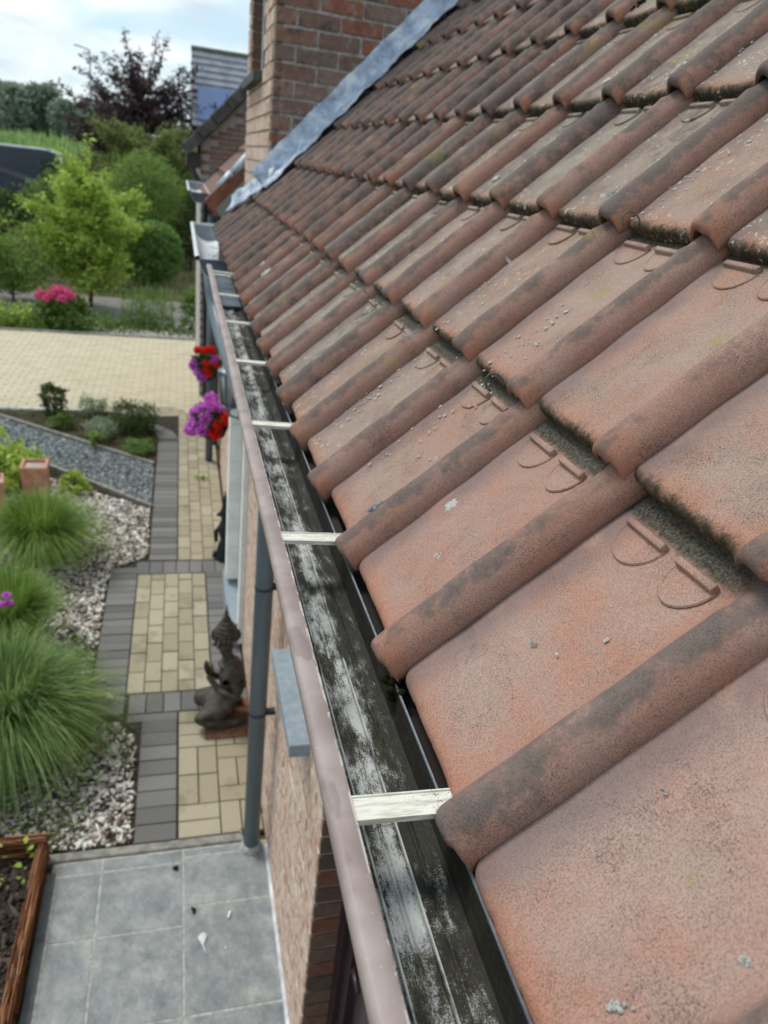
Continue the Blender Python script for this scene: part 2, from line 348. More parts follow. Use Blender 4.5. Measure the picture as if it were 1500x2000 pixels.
# ------------------------------------------------------------ mesh helpers
class MB:
    def __init__(s): s.v = []; s.f = []; s.sm = []
    def add(s, v, f, smooth=False):
        n = len(s.v); s.v += [tuple(map(float, p)) for p in v]; s.f += [tuple(i + n for i in q) for q in f]; s.sm += [smooth] * len(f); return s
    def box(s, a, b, rot=None, c=None, bev=0):
        x0, y0, z0 = a; x1, y1, z1 = b
        if bev == 0:
            v = [(x0, y0, z0), (x1, y0, z0), (x1, y1, z0), (x0, y1, z0), (x0, y0, z1), (x1, y0, z1), (x1, y1, z1), (x0, y1, z1)]
            f = [(0, 3, 2, 1), (4, 5, 6, 7), (0, 1, 5, 4), (1, 2, 6, 5), (2, 3, 7, 6), (3, 0, 4, 7)]
        else:
            e = bev; v = []
            for z, k in ((z0, 0), (z1 - e, 0), (z1, e)):
                v += [(x0 + k, y0 + k, z), (x1 - k, y0 + k, z), (x1 - k, y1 - k, z), (x0 + k, y1 - k, z)]
            f = [(0, 3, 2, 1), (8, 9, 10, 11)] + [(l * 4 + i, l * 4 + (i + 1) % 4, l * 4 + 4 + (i + 1) % 4, l * 4 + 4 + i) for l in (0, 1) for i in range(4)]
        if rot is not None:
            cc = Vector(c if c else ((x0 + x1) / 2, (y0 + y1) / 2, (z0 + z1) / 2)); R = Euler(rot).to_matrix()
            v = [R @ (Vector(p) - cc) + cc for p in v]
        return s.add(v, f)
    def tube(s, pts, r, n=12, cap=True):
        P = [Vector(p) for p in pts]; r = [r] * len(P) if isinstance(r, (int, float)) else list(r)
        v = []; up = None
        for i, p in enumerate(P):
            t = (P[min(i + 1, len(P) - 1)] - P[max(i - 1, 0)]).normalized()
            if up is None: up = t.orthogonal().normalized()
            else: up = (up - t * up.dot(t)).normalized()
            w = t.cross(up)
            for k in range(n):
                a = 2 * PI * k / n; v.append(p + (up * math.cos(a) + w * math.sin(a)) * r[i])
        f = [(i * n + k, i * n + (k + 1) % n, (i + 1) * n + (k + 1) % n, (i + 1) * n + k) for i in range(len(P) - 1) for k in range(n)]
        if cap: f += [tuple(range(n))[::-1], tuple((len(P) - 1) * n + k for k in range(n))]
        return s.add(v, f, True)
    def lathe(s, prof, c=(0, 0, 0), n=20):
        v = [(c[0] + r * math.cos(2 * PI * k / n), c[1] + r * math.sin(2 * PI * k / n), c[2] + z) for r, z in prof for k in range(n)]
        f = [(i * n + k, i * n + (k + 1) % n, (i + 1) * n + (k + 1) % n, (i + 1) * n + k) for i in range(len(prof) - 1) for k in range(n)]
        f += [tuple(range(n))[::-1], tuple((len(prof) - 1) * n + k for k in range(n))]
        return s.add(v, f, True)
    def extr(s, prof, y0, y1, ny=1, closed=False, smooth=False, fn=None):     # profile (x,z) swept along y
        v = []
        for j in range(ny + 1):
            y = y0 + (y1 - y0) * j / ny
            for (x, z) in prof:
                p = (x, y, z); v.append(fn(p) if fn else p)
        n = len(prof); m = n if closed else n - 1
        f = [(j * n + i, j * n + (i + 1) % n, (j + 1) * n + (i + 1) % n, (j + 1) * n + i) for j in range(ny) for i in range(m)]
        if closed: f += [tuple(range(n)), tuple(ny * n + i for i in range(n))[::-1]]
        return s.add(v, f, smooth)
    def poly(s, pts, z0, z1):          # horizontal polygon with thickness
        n = len(pts); v = [(x, y, z0) for x, y in pts] + [(x, y, z1) for x, y in pts]
        return s.add(v, [tuple(range(n))[::-1], tuple(range(n, 2 * n))] + [(i, (i + 1) % n, n + (i + 1) % n, n + i) for i in range(n)])
    def mesh(s, name, mat):
        me = bpy.data.meshes.new(name); me.from_pydata(s.v, [], s.f); me.materials.append(mat)
        if any(s.sm): me.polygons.foreach_set('use_smooth', s.sm)
        me.update(); return me
    def build(s, name, mat, parent=None, loc=(0, 0, 0), **k):
        return obj(name, s.mesh(name, mat), parent, loc, **k)
def obj(name, me, parent=None, loc=(0, 0, 0), rot=None, label=None, cat=None, group=None, kind=None):
    o = bpy.data.objects.new(name, me); COL.objects.link(o)
    if parent is not None: o.parent = parent
    o.location = loc
    if rot is not None: o.rotation_euler = rot
    for a, b in (('label', label), ('category', cat), ('group', group), ('kind', kind)):
        if b: o[a] = b
    return o
def thing(name, label, cat, loc=(0, 0, 0), group=None): return obj(name, None, None, loc, None, label, cat, group)
def fastmesh(name, V, F, mat, smooth=False):      # V (n,3), F (m,k)
    me = bpy.data.meshes.new(name); V = np.ascontiguousarray(V, dtype=np.float32); F = np.ascontiguousarray(F, dtype=np.int32); k = F.shape[1]
    me.vertices.add(len(V)); me.vertices.foreach_set('co', V.ravel())
    me.loops.add(F.size); me.loops.foreach_set('vertex_index', F.ravel())
    me.polygons.add(len(F)); me.polygons.foreach_set('loop_start', np.arange(0, F.size, k, dtype=np.int32))
    if smooth: me.polygons.foreach_set('use_smooth', np.ones(len(F), bool))
    me.materials.append(mat); me.update(calc_edges=True); return me

def leaves(C, size, aspect=.55, up=.3, jitter=.35):
    """diamond leaves at centres C"""
    n = len(C); d = rng.normal(size=(n, 3)); d[:, 2] *= 1 - up; d /= np.linalg.norm(d, axis=1)[:, None]
    e = rng.normal(size=(n, 3)); e -= d * (e * d).sum(1)[:, None]; e /= np.linalg.norm(e, axis=1)[:, None]
    s = size * (1 + jitter * rng.normal(size=(n, 1))).clip(.4, 2)
    a = C - d * s * .5; b = C + e * s * aspect * .5; c = C + d * s * .5; f = C - e * s * aspect * .5
    bend = np.cross(d, e) * s * .12; b = b + bend; f = f + bend
    V = np.stack([a, b, c, f], 1).reshape(-1, 3); F = np.arange(4 * n).reshape(-1, 4); return V, F
def ell(n, c, r, shell=.45):
    d = rng.normal(size=(n, 3)); d /= np.linalg.norm(d, axis=1)[:, None]
    t = (shell + (1 - shell) * rng.random((n, 1)) ** .5); return np.array(c) + d * t * np.array(r)
def crown(blobs, nclump, per, spread, shell=.5):
    """clumped leaf centres: blobs = [(centre, radii, weight)]"""
    out = []
    for c, r, w in blobs:
        cc = ell(max(3, int(nclump * w)), c, r, shell)
        pts = np.repeat(cc, per, 0) + rng.normal(size=(len(cc) * per, 3)) * spread * np.array([1, 1, .7]); out.append(pts)
    return np.concatenate(out)
def plant(name, label, cat, base, blobs, nclump, per, spread, size, mat, trunk=None, group=None, aspect=.55, shell=.5, zmin=-3, up=.3):
    t = thing(name, label, cat, base, group)
    C = crown([((c[0], c[1], c[2]), r, w) for c, r, w in blobs], nclump, per, spread, shell)
    C = C[C[:, 2] > .01]
    V, F = leaves(C, size, aspect, up); obj('foliage' if not trunk or trunk[0] < .05 else 'crown', fastmesh('foliage', V, F, mat), t)
    if trunk:
        r0, h, nl = trunk; b = MB(); b.tube([(0, 0, -.05), (r0 * .4, 0, h * .4), (0, r0 * .3, h)], [r0, r0 * .75, r0 * .4], 8)
        rr = random.Random(len(name) + int(h * 100))
        for k in range(nl):
            c, r, w = blobs[rr.randrange(len(blobs))]; z = h * rr.uniform(.15, .9)
            e = Vector((c[0] + rr.uniform(-.8, .8) * r[0], c[1] + rr.uniform(-.8, .8) * r[1], c[2] + rr.uniform(-.2, .8) * r[2]))
            m = Vector((0, 0, z)).lerp(e, .5) + Vector((0, 0, r0)); b.tube([(0, 0, z), m, e], [r0 * .45, r0 * .28, r0 * .08], 6)
        b.build('trunk' if r0 >= .05 else 'stem', BARK, t)
    return t
def shoots(name, label, cat, base, specs, size, mat, trunk, aspect=.5, group=None):
    '''plant made of leafy shoots; specs = [(n, z0, z1, reach, rise, leaves, spread, ydepth)]'''
    t = thing(name, label, cat, base, group); rr = random.Random(len(label)); r0, h = trunk; b = MB(); out = []
    b.tube([(0, 0, -.05), (r0, 0, h * .45), (-r0 * .5, r0, h)], [r0, r0 * .7, r0 * .25], 8)
    for n, z0, z1, reach, rise, nl, sp, yd in specs:
        for k in range(n):
            a = rr.uniform(0, 2 * PI); z = rr.uniform(z0, z1); L_ = reach * rr.uniform(.45, 1.1); up = rise * rr.uniform(.4, 1.3)
            pts = []
            for q in range(6):
                u = q / 5; pts.append(Vector((math.cos(a) * L_ * u ** .85, math.sin(a) * L_ * yd * u ** .85, z + up * u ** 1.4 - .10 * L_ * math.sin(u * 3) * rr.random())) + Vector((rr.gauss(0, .03), rr.gauss(0, .03), rr.gauss(0, .03))) * L_ * u)
            b.tube(pts, [max(.006, r0 * .30 * (1 - .85 * q / 5)) for q in range(6)], 5, False)
            P = np.array([tuple(p) for p in pts]); u = 1 + 4 * rng.random(nl) ** .7; i0 = np.minimum(u.astype(int), 4); fr = (u - i0)[:, None]
            out.append(P[i0] * (1 - fr) + P[i0 + 1] * fr + rng.normal(size=(nl, 3)) * sp * np.array([1, 1, .6]))
    C = np.concatenate(out); C = C[C[:, 2] > .02]; V, F = leaves(C, size, aspect, .35); obj('crown', fastmesh('crown', V, F, mat), t); b.build('trunk', BARK, t); return t
def blades(n, base_r, length, spread, droop, width, c=(0, 0, 0), segs=6, zfac=1, lean=(0, 0)):
    a = rng.random(n) * 2 * PI; rb = base_r * np.sqrt(rng.random(n)); Lh = length * (.55 + .5 * rng.random(n))
    out = spread * (.15 + .95 * rng.random(n)); tw = a + rng.normal(size=n) * .35
    B = np.stack([c[0] + rb * np.cos(a), c[1] + rb * np.sin(a), np.full(n, c[2])], 1)
    dirv = np.stack([np.cos(tw) + lean[0], np.sin(tw) + lean[1]], 1); side = np.stack([-np.sin(tw), np.cos(tw), np.zeros(n)], 1)
    rows = []
    for k in range(segs + 1):
        t = k / segs; h = Lh * zfac * (t - droop * t ** 2.4 * (.4 + out / spread)); r = Lh * out * t ** 1.5
        P = B + np.concatenate([dirv * r[:, None], h[:, None]], 1); P[:, 2] = np.maximum(P[:, 2], c[2] + .005)
        w = width * (1 - t ** 2) * .5 + .0004; rows.append(P - side * w); rows.append(P + side * w)
    V = np.stack(rows, 1); idx = np.arange(n)[:, None] * (2 * (segs + 1))
    F = np.concatenate([idx + np.array([[2 * k, 2 * k + 1, 2 * k + 3, 2 * k + 2]]) for k in range(segs)], 0); return V.reshape(-1, 3), F
def inpoly(P, poly):
    x, y = P[:, 0], P[:, 1]; r = np.zeros(len(P), bool); n = len(poly)
    for i in range(n):
        x1, y1 = poly[i]; x2, y2 = poly[(i + 1) % n]
        c = ((y1 > y) != (y2 > y)) & (x < (x2 - x1) * (y - y1) / (y2 - y1 + 1e-12) + x1); r ^= c
    return r
def scatter(poly, n):
    p = np.array(poly); lo, hi = p.min(0), p.max(0); P = lo + rng.random((n, 2)) * (hi - lo); return P[inpoly(P, poly)]
def stones(P, z, size, flat=.6, var=.4):
    n = len(P); base = np.array([(1, 0, 0), (0, 1, 0), (-1, 0, 0), (0, -1, 0), (0, 0, 1), (0, 0, -1)], float)
    f = np.array([(0, 1, 4), (1, 2, 4), (2, 3, 4), (3, 0, 4), (1, 0, 5), (2, 1, 5), (3, 2, 5), (0, 3, 5)])
    s = size * (1 + var * rng.normal(size=n)).clip(.35, 2.6); a = rng.random(n) * 2 * PI; el = .6 + .9 * rng.random(n)
    b = base[None] * (1 + .35 * rng.normal(size=(n, 6, 1))) * np.stack([s * el, s / el, s * flat], 1)[:, None]
    x = b[..., 0] * np.cos(a)[:, None] - b[..., 1] * np.sin(a)[:, None]; y = b[..., 0] * np.sin(a)[:, None] + b[..., 1] * np.cos(a)[:, None]
    tz = rng.normal(size=(n, 2)) * .35; zz = b[..., 2] + x * tz[:, :1] + y * tz[:, 1:]
    V = np.stack([x + P[:, :1], y + P[:, 1:2], zz + z], -1).reshape(-1, 3)
    F = (np.arange(n)[:, None, None] * 6 + f[None]).reshape(-1, 3); return V, F

# ============================================================ GROUND
GZ = -3.0
def terrain_z(x, y):
    t = min(1, max(0, (y - 38) / 30)); t = t * t * (3 - 2 * t)
    return GZ - .03 + 2.6 * t + .6 * min(1, max(0, (y - 80) / 300))
ys = [-60, -20, -5, 0, 5, 10, 15, 20, 25, 30, 36, 40, 44, 48, 52, 56, 60, 66, 75, 90, 120, 200, 400, 900]; xs = [-700, -300, -120, -60, -30, -15, -5, 0, 5, 15, 30, 60, 120, 300, 700]
b = MB(); b.add([(x, y, terrain_z(x, y)) for y in ys for x in xs], [(j * len(xs) + i, j * len(xs) + i + 1, (j + 1) * len(xs) + i + 1, (j + 1) * len(xs) + i) for j in range(len(ys) - 1) for i in range(len(xs) - 1)], True)
b.build('ground', GROUND, kind='structure', label='rough garden ground and fields running to the horizon')

# ---- terrace of slate slabs
ter = MB().poly([(-.86, -1.2), (.25, -1.2), (.25, 2.555), (-.86, 2.555)], GZ - .02, GZ + .0035).build('terrace', GROUT, kind='structure', label='slate terrace along the foot of the house wall')
gx = [-.83, -.615, -.205, .235]
def slab(x0, x1, y0, y1):
    w, h = x1 - x0, y1 - y0; me = MB().box((-w / 2 + .0055, -h / 2 + .0055, -.006), (w / 2 - .0055, h / 2 - .0055, .0055), bev=.002).mesh('slate_slab', SLATE)
    obj('slate_slab', me, ter, ((x0 + x1) / 2, (y0 + y1) / 2, GZ + random.uniform(-.001, .001)), (random.uniform(-.002, .002), 0, 0))
for i in range(3):
    yy = [2.55, 2.47, 2.10, 1.66, 1.22, .78, .34, -.1] if i < 2 else [2.55, 2.50, 2.20, 1.66, 1.22, .78, .34, -.1]
    for a, c in zip(yy[:-1], yy[1:]): slab(gx[i], gx[i + 1], c, a)
MB().box((-.885, -1.2, GZ - .03), (-.838, 2.5, GZ + .012), bev=.005).build('edging_stone', simple('dark_edging', (.15, .165, .17), .6), ter)
MB().box((-.95, 2.56, GZ - .05), (.2, 2.615, GZ + .015), bev=.006).build('kerb_stone', KERB, ter)
MB().box((.228, 1.35, GZ), (.243, 2.5, GZ + .03)).build('sealant_strip', simple('whitish_sealant', (.62, .64, .66), .7), ter)

# ---- paths of concrete pavers
path = MB().poly([(-.84, 2.62), (.24, 2.62), (.24, 10.4), (-.9, 10.4), (-.52, 9.4), (-.51, 5.9), (-.84, 5.6)], GZ - .03, GZ - .012).build('garden_path', JOINT, kind='structure', label='paved garden path along the house')
PV = []   # (x, y, w, h, mat)
y = 2.63
while y < 3.62: PV.append((-.353, y + .062, .222, .118, 'g', 0)); y += .1245
# lower yellow field, herringbone-like
u = .118
NJ, NI = 9, 4
used = [[False] * NI for _ in range(NJ)]; pr_ = random.Random(11)
for j in range(NJ):
    for i in range(NI):
        if used[j][i]: continue
        x0 = -.232 + i * u; y0 = 2.63 + j * u; opts = []
        if i + 1 < NI and not used[j][i + 1]: opts.append('h')
        if j + 1 < NJ: opts.append('v')
        want = 'h' if pr_.random() < .5 else 'v'
        o_ = want if want in opts else (opts[0] if opts else 's')
        used[j][i] = True
        if o_ == 'h': used[j][i + 1] = True; PV.append((x0 + u, y0 + u / 2, 2 * u - .007, u - .007, 'y', 0))
        elif o_ == 'v': used[j + 1][i] = True; PV.append((x0 + u / 2, y0 + u, u - .007, 2 * u - .007, 'y', 0))
        else: PV.append((x0 + u / 2, y0 + u / 2, u - .007, u - .007, 'y', 0))
for i in range(9):
    x = -.79 + .115 * i + .057
    if i < 2: continue
    PV.append((x, 3.80, .109, .20, 'g', 0))
PV.append((-.40, 3.655, .32, .075, 'g', 0))
y = 3.70
while y < 5.58: PV.append((-.70, y + .052, .225, .098, 'g', (y - 3.7) * .004)); y += .104
for i in range(5):
    y = 3.91 + (-.115 if i % 2 else 0)
    while y < 5.55:
        a, c = max(y, 3.91), min(y + .232, 5.55)
        if c - a > .03: PV.append((-.58 + .1155 * i + .057, (a + c) / 2, .110, c - a - .006, 'y', 0))
        y += .236
y = 3.91
while y < 5.55: PV.append((.117, y + .052, .225, .098, 'g', 0)); y += .104
for i in range(7): PV.append((-.60 + .115 * i + .057, 5.67, .109, .215, 'g', 0))
y = 5.80
while y < 8.95: PV.append((-.372, y + .057, .245, .106, 'g', 0)); y += .1135
for k in range(9):     # band bends away towards the driveway
    a = math.radians(10 * k + 4); PV.append((-.372 - .55 * (1 - math.cos(a)) , 8.98 + .55 * math.sin(a) + .05, .245, .10, 'g', a))
for i in range(4):
    y = 5.80 + (-.115 if i % 2 else 0)
    while y < 10.0:
        a, c = max(y, 5.80), y + .232
        PV.append((-.24 + .1155 * i + .057, (a + c) / 2, .110, c - a - .006, 'y', 0)); y += .236
cache = {}
def paver(parent, x, y, w, h, mat, rz, z=GZ):
    key = (round(w, 3), round(h, 3), mat.name)
    if key not in cache: cache[key] = MB().box((-w / 2, -h / 2, -.02), (w / 2, h / 2, 0), bev=.003).mesh('paver', mat)
    obj('paver', cache[key], parent, (x, y, z + random.uniform(-.002, .002)), (random.uniform(-.006, .006), random.uniform(-.006, .006), rz + random.uniform(-.008, .008)))
PV.sort(key=lambda p: p[1])
far = MB()
for i, (x, y, w, h, m, rz) in enumerate(PV):
    mat = PV_G if m == 'g' else PV_Y
    if i < 296: paver(path, x, y, w, h, mat, rz)
    else: far.box((x - w / 2, y - h / 2, GZ - .02), (x + w / 2, y + h / 2, GZ + random.uniform(-.002, .002)), bev=.003, rot=(0, 0, rz))
if far.v: far.build('paver', PV_Y, path, kind='stuff')

# ---- driveway
drv = [(-9, 10.12), (-1.15, 10.12), (-.75, 9.95), (-.25, 10.02), (3.2, 10.02), (3.2, 14.75), (-9, 14.75)]
drive = MB().poly(drv, GZ - .028, GZ - .008).build('driveway', simple('sandy_joint', (.34, .30, .22), .95), kind='structure', label='pale sand coloured paved driveway behind the flower bed')
DV = []
row = 0; y = 10.16
while y < 14.72:
    x = -5.6 + (.11 if row % 2 else 0)
    while x < .6:
        if not (y < 10.3 and -1.3 < x < -.2): DV.append((x, y + .052))
        x += .222
    y += .1115; row += 1
DV.sort(key=lambda p: (p[0] + .2) ** 2 + p[1] ** 2)
farm = MB()
for i, (x, y) in enumerate(DV):
    if i < 296: paver(drive, x, y, .213, .1035, PV_D, 0)
    else: farm.box((x - .1065, y - .05175, GZ - .02), (x + .1065, y + .05175, GZ + random.uniform(-.002, .002)), bev=.003)
farm.build('paver', PV_D, drive, kind='stuff')
MB().box((-5.6, 14.77, GZ - .05), (.3, 14.86, GZ + .02), bev=.01).build('kerb_stone', KERB, drive)
MB().box((-5.6, 10.02, GZ - .05), (-1.45, 10.11, GZ + .03), bev=.01).build('kerb_stone', simple('pale_kerb', (.5, .48, .43), .9), drive)
MB().poly([(-12, 16.1), (1.2, 16.1), (1.2, 18.8), (-12, 18.8)], GZ - .03, GZ - .006).build('lane', ASPH, kind='structure', label='worn grey lane beyond the driveway planting')

# ---- gravel, chips, soil
gpoly = [(-6, 11.6), (-2.49, 9.72), (-.54, 8.13), (-.51, 6.97), (-1.215, 7.62), (-2.3, 8.68), (-6, 10.2)]
gpoly = [(-6, 12.6 - .2), (-2.49, 9.72), (-.535, 8.13), (-.51, 6.97), (-1.215, 7.62), (-2.3, 8.68), (-6, 11.2)]
MB().poly([(-4, 9.98), (-2.5, 9.98), (-1.2, 9.98), (-.6, 9.6), (-.50, 9.0), (-.505, 8.16), (-2.49, 9.76), (-4, 9.9)], GZ - .035, GZ + .012).build('flower_bed', SOIL, kind='structure', label='triangular bed of dark soil between driveway and grey gravel')
MB().poly([(-4.5, 11.35), (-2.49, 9.72), (-.515, 8.12), (-.505, 6.93), (-2.3, 8.66), (-4.5, 10.6)], GZ - .035, GZ - .012).build('gravel_strip_base', simple('gravel_dust', (.10, .115, .115), .95), kind='structure', label='compacted base under the blue grey gravel')
P = scatter([(-3.6, 10.5), (-2.49, 9.70), (-.525, 8.10), (-.515, 6.98), (-2.3, 8.70), (-3.6, 9.8)], 42000)
V, F = stones(P, GZ - .008, .0125, .6); o = obj('grey_gravel', fastmesh('grey_gravel', V, F, GRAV), kind='stuff', label='blue grey gravel strip running diagonally to the path', cat='gravel')
for a, c in (((-3.6, 10.66), (-.52, 8.14)), ((-3.0, 9.33), (-.51, 6.95))):
    a, c = Vector((*a, 0)), Vector((*c, 0)); dd = (c - a).normalized(); nn = Vector((-dd.y, dd.x, 0)) * .022
    b = MB(); b.add([(*(a - nn).xy, GZ - .05), (*(c - nn).xy, GZ - .05), (*(c + nn).xy, GZ - .05), (*(a + nn).xy, GZ - .05), (*(a - nn).xy, GZ + .03), (*(c - nn).xy, GZ + .03), (*(c + nn).xy, GZ + .03), (*(a + nn).xy, GZ + .03)], [(0, 3, 2, 1), (4, 5, 6, 7), (0, 1, 5, 4), (1, 2, 6, 5), (2, 3, 7, 6), (3, 0, 4, 7)])
    b.build('concrete_edging', KERB, label='narrow concrete edging on the %s side of the blue grey gravel' % ('driveway' if a.y > 10 else 'near grass'), cat='edging')
cp = [(-3.2, 9.4), (-.53, 6.93), (-.50, 5.8), (-.84, 5.62), (-.83, 3.66), (-.62, 3.62), (-.50, 3.45), (-.475, 2.63), (-.9, 2.62), (-3.2, 2.62)]
MB().poly(cp, GZ - .035, GZ - .014).build('chip_bed_base', SOIL, kind='structure', label='soil below the white chips beside the path')
P = scatter([(-2.0, 8.0), (-.53, 6.90), (-.51, 5.9), (-.83, 5.62), (-.825, 3.66), (-.62, 3.6), (-.50, 3.45), (-.485, 2.64), (-1.0, 2.64), (-1.5, 3.2), (-2.0, 5)], 42000)
V, F = stones(P, GZ + .000, .0115, .38, .7); obj('white_stone_chips', fastmesh('chips', V, F, CHIP), kind='stuff', label='white and brown stone chips between grasses and path', cat='stone chips')
P = np.array([(-.70, 3.92), (-.68, 3.87), (-.74, 4.06), (-.69, 3.90)]); V, F = stones(P, GZ + .012, .022, .6); obj('loose_stone', fastmesh('loose', V, F, SHELL), kind='stuff', label='few white stones strayed onto the grey pavers', cat='stones')

# ============================================================ THE HOUSE
AL = math.radians(46.46); G = .3068; WT = .235; ca, sa = math.cos(AL), math.sin(AL)
house = thing('brick_house', 'brick house with red pantile roof, brown gutter and brick dormer', 'house', (0, 0, GZ))
def hp(name, b, mat, parent=None, **k):          # part given in world coordinates
    o = b.build(name, mat, None, **k); o.parent = parent or house
    o.location = Vector(o.location) - Vector((0, 0, GZ)) if parent is None else o.location
    return o
# parts live at the house origin shifted by -GZ, so coordinates below stay world coordinates
def rs(s, y, n): return (s * ca - n * sa, y, s * sa + n * ca)
rb = MB(); rb.add([rs(.06, -1.8, -.075), rs(4.6, -1.8, -.075), rs(4.6, 6.9, -.075), rs(.06, 6.9, -.075), rs(.06, -1.8, -.11), rs(4.6, -1.8, -.11), rs(4.6, 6.9, -.11), rs(.06, 6.9, -.11)], [(0, 1, 2, 3), (7, 6, 5, 4), (0, 4, 5, 1), (1, 5, 6, 2), (2, 6, 7, 3), (3, 7, 4, 0)])
roof = hp('roof', rb, UNDER)

NB = -.021; LT = .395; TW = .252; TY = .010          # TY seats the tile columns on the measured joints
RW = .071
def tprof(y):                                       # cross-section of the roll, near edge at -.056
    t = (y + .056) / RW
    if t >= 1: return 0
    if t < .42: return .0315 * math.sin(PI / 2 * max(0, t / .42)) ** .52
    return .0315 * (.5 + .5 * math.cos(PI * (t - .42) / .58)) ** 1.12
def tile_mesh(seed, nx=34, ny=46, raw=False):
    r = random.Random(seed)
    y0, y1 = -.056, -.056 + TW
    ph = [r.uniform(0, 6.28) for _ in range(4)]
    def prof(y):
        z = 0
        z = tprof(y)
        z += .0022 * math.cos((y - .11) / .075 * PI * .5) * (-1 if .035 < y < .185 else 0)
        if y > .172: z -= .004 * min(1, (y - .172) / .012)
        return z
    ch_ = [(r.uniform(-.05, .17), r.uniform(.002, .005), r.uniform(.0003, .002)) for _ in range(3)]
    def chip(y): return sum(d_ * math.exp(-((y - c_) / w_) ** 2) for c_, w_, d_ in ch_)
    def xn(y):                                      # wavy nose line, rounded far corner
        x = .0006 * math.sin(y * 40 + ph[0])
        if y > .165: x += .020 * ((y - .165) / .03) ** 2 if y < .195 else .020
        if y < -.045: x += .003
        q = min(1, max(0, (y + .015) / .045)); q = q * q * (3 - 2 * q); x += -.009 + .012 * q; x += chip(y); return x
    ysl = []
    for j in range(ny + 1):
        t = j / ny; ysl.append(y0 + (y1 - y0) * (t * .55 + .45 * (t ** 1.6)))
    xsl = [0, .0015, .004, .008, .014] + [.014 + (LT - .014) * k / (nx - 4) for k in range(1, nx - 3)]
    top = []; bot = []
    for x in xsl:
        for y in ysl:
            z = prof(y); rr = .010; d = max(0, 1 - x / rr); zz = z - rr * (1 - math.sqrt(max(0, 1 - d * d)))
            zz += .0006 * math.sin(x * 60 + ph[2] + y * 30) + .0005 * math.sin(x * 23 + y * 85 + ph[3])
            # raised rib across the roll close to the head
            if y < .015: zz += .0055 * math.exp(-((x - .286) / .0045) ** 2) * max(0, math.sin(PI * (y + .056) / RW)) ** .5
            if y < .015 and x > .292: zz -= .003
            top.append((x + xn(y), y, zz)); bot.append((x + xn(y) + (.002 if x < .01 else 0), y + (.006 if y < -.03 else 0), z - .0145 - (.009 if (y > .02 and x < .03) else 0)))
    n = len(ysl); N = len(top); f = []
    for i in range(len(xsl) - 1):
        for j in range(n - 1):
            a = i * n + j; f.append((a, a + n, a + n + 1, a + 1)); f.append((N + a, N + a + 1, N + a + n + 1, N + a + n))
    for j in range(n - 1): f.append((j, j + 1, N + j + 1, N + j)); e = (len(xsl) - 1) * n + j; f.append((e, N + e, N + e + 1, e + 1))
    for i in range(len(xsl) - 1): a = i * n; f.append((a, N + a, N + a + n, a + n)); a = i * n + n - 1; f.append((a, a + n, N + a + n, N + a))
    if raw: return np.array(top + bot), np.array(f)
    b = MB(); b.add(top + bot, f, True)
    for cy, hw in ((.128, .031), (.048, .027)):          # moulded half-round lugs with a raised bar
        zb = prof(cy)
        b.box((.2855, cy - hw * .98, zb - .002), (.2935, cy + hw * .98, zb + .0085), bev=.0012)
        arc = [(.2875 - .034 * math.sin(PI * k / 20), cy - hw * math.cos(PI * k / 20)) for k in range(21)]
        b.tube([(x, y, prof(y) + .0010) for x, y in arc], .0017, 6, False); lo = [(x, y, prof(y) - .001) for x, y in arc]; hi = [(.2875 + (x - .2875) * .97, cy + (y - cy) * .97, prof(y) + .0019) for x, y in arc]
        b.add(lo + hi, [(k, k + 1, 22 + k, 21 + k) for k in range(20)]); b.add(hi, [tuple(range(21))[::-1]])
    me = b.mesh('roof_tile', T_TILE)
    try: me.set_sharp_from_angle(angle=math.radians(50))
    except Exception: pass
    return me
TM = [tile_mesh(s) for s in range(5)]
n_t = 0; tilt = -.084
cols = range(-5, 27)
R0 = Matrix.Rotation(-AL, 4, 'Y')       # local x -> up the slope
cands = []
for j in range(0, 12):
    for c in cols:
        yc = c * WT
        smax = 99
        if yc + .17 > 4.47 and j * G > .05:                                      # dormer stands here
            if j == 1 and yc < 4.72: pass
            else: continue
        if yc > 5.0: continue
        cands.append((j, c))
camv = Vector(cam.location); camR = cam.rotation_euler.to_matrix()
def visible(p, m=120):
    q = camR.transposed() @ (Vector(p) - camv)
    if q.z > -.05: return False
    px = 750 + 1441.9 * q.x / -q.z; py = 1000 - 1441.9 * q.y / -q.z
    return -m < px < 1500 + m and -m < py < 2000 + m
def tile_seen(j, c, m): return any(visible(rs(j * G + a, c * WT + bb, 0), m) for a in (0, .1, .2, .31) for bb in (-.05, .07, .19))
extraV, extraF, RAW = [], [], tile_mesh(9, 9, 16, True)
for j, c in [q for q in cands if not tile_seen(*q, 60)]:       # the same tiles go on outside the frame
    p = rs(j * G, c * WT + TY, NB); Mx = np.array((R0 @ Matrix.Rotation(-tilt, 4, 'Y')).to_3x3()); extraF.append(RAW[1] + len(RAW[0]) * len(extraV)); extraV.append(RAW[0] @ Mx.T + np.array(p))
if extraV: o = obj('roof_tile_stack', fastmesh('roof_tile', np.concatenate(extraV), np.concatenate(extraF), T_PLAIN, True), roof, kind='stuff'); o.name = 'roof_tiles'; o.color = (.5, .4, 0, 1)
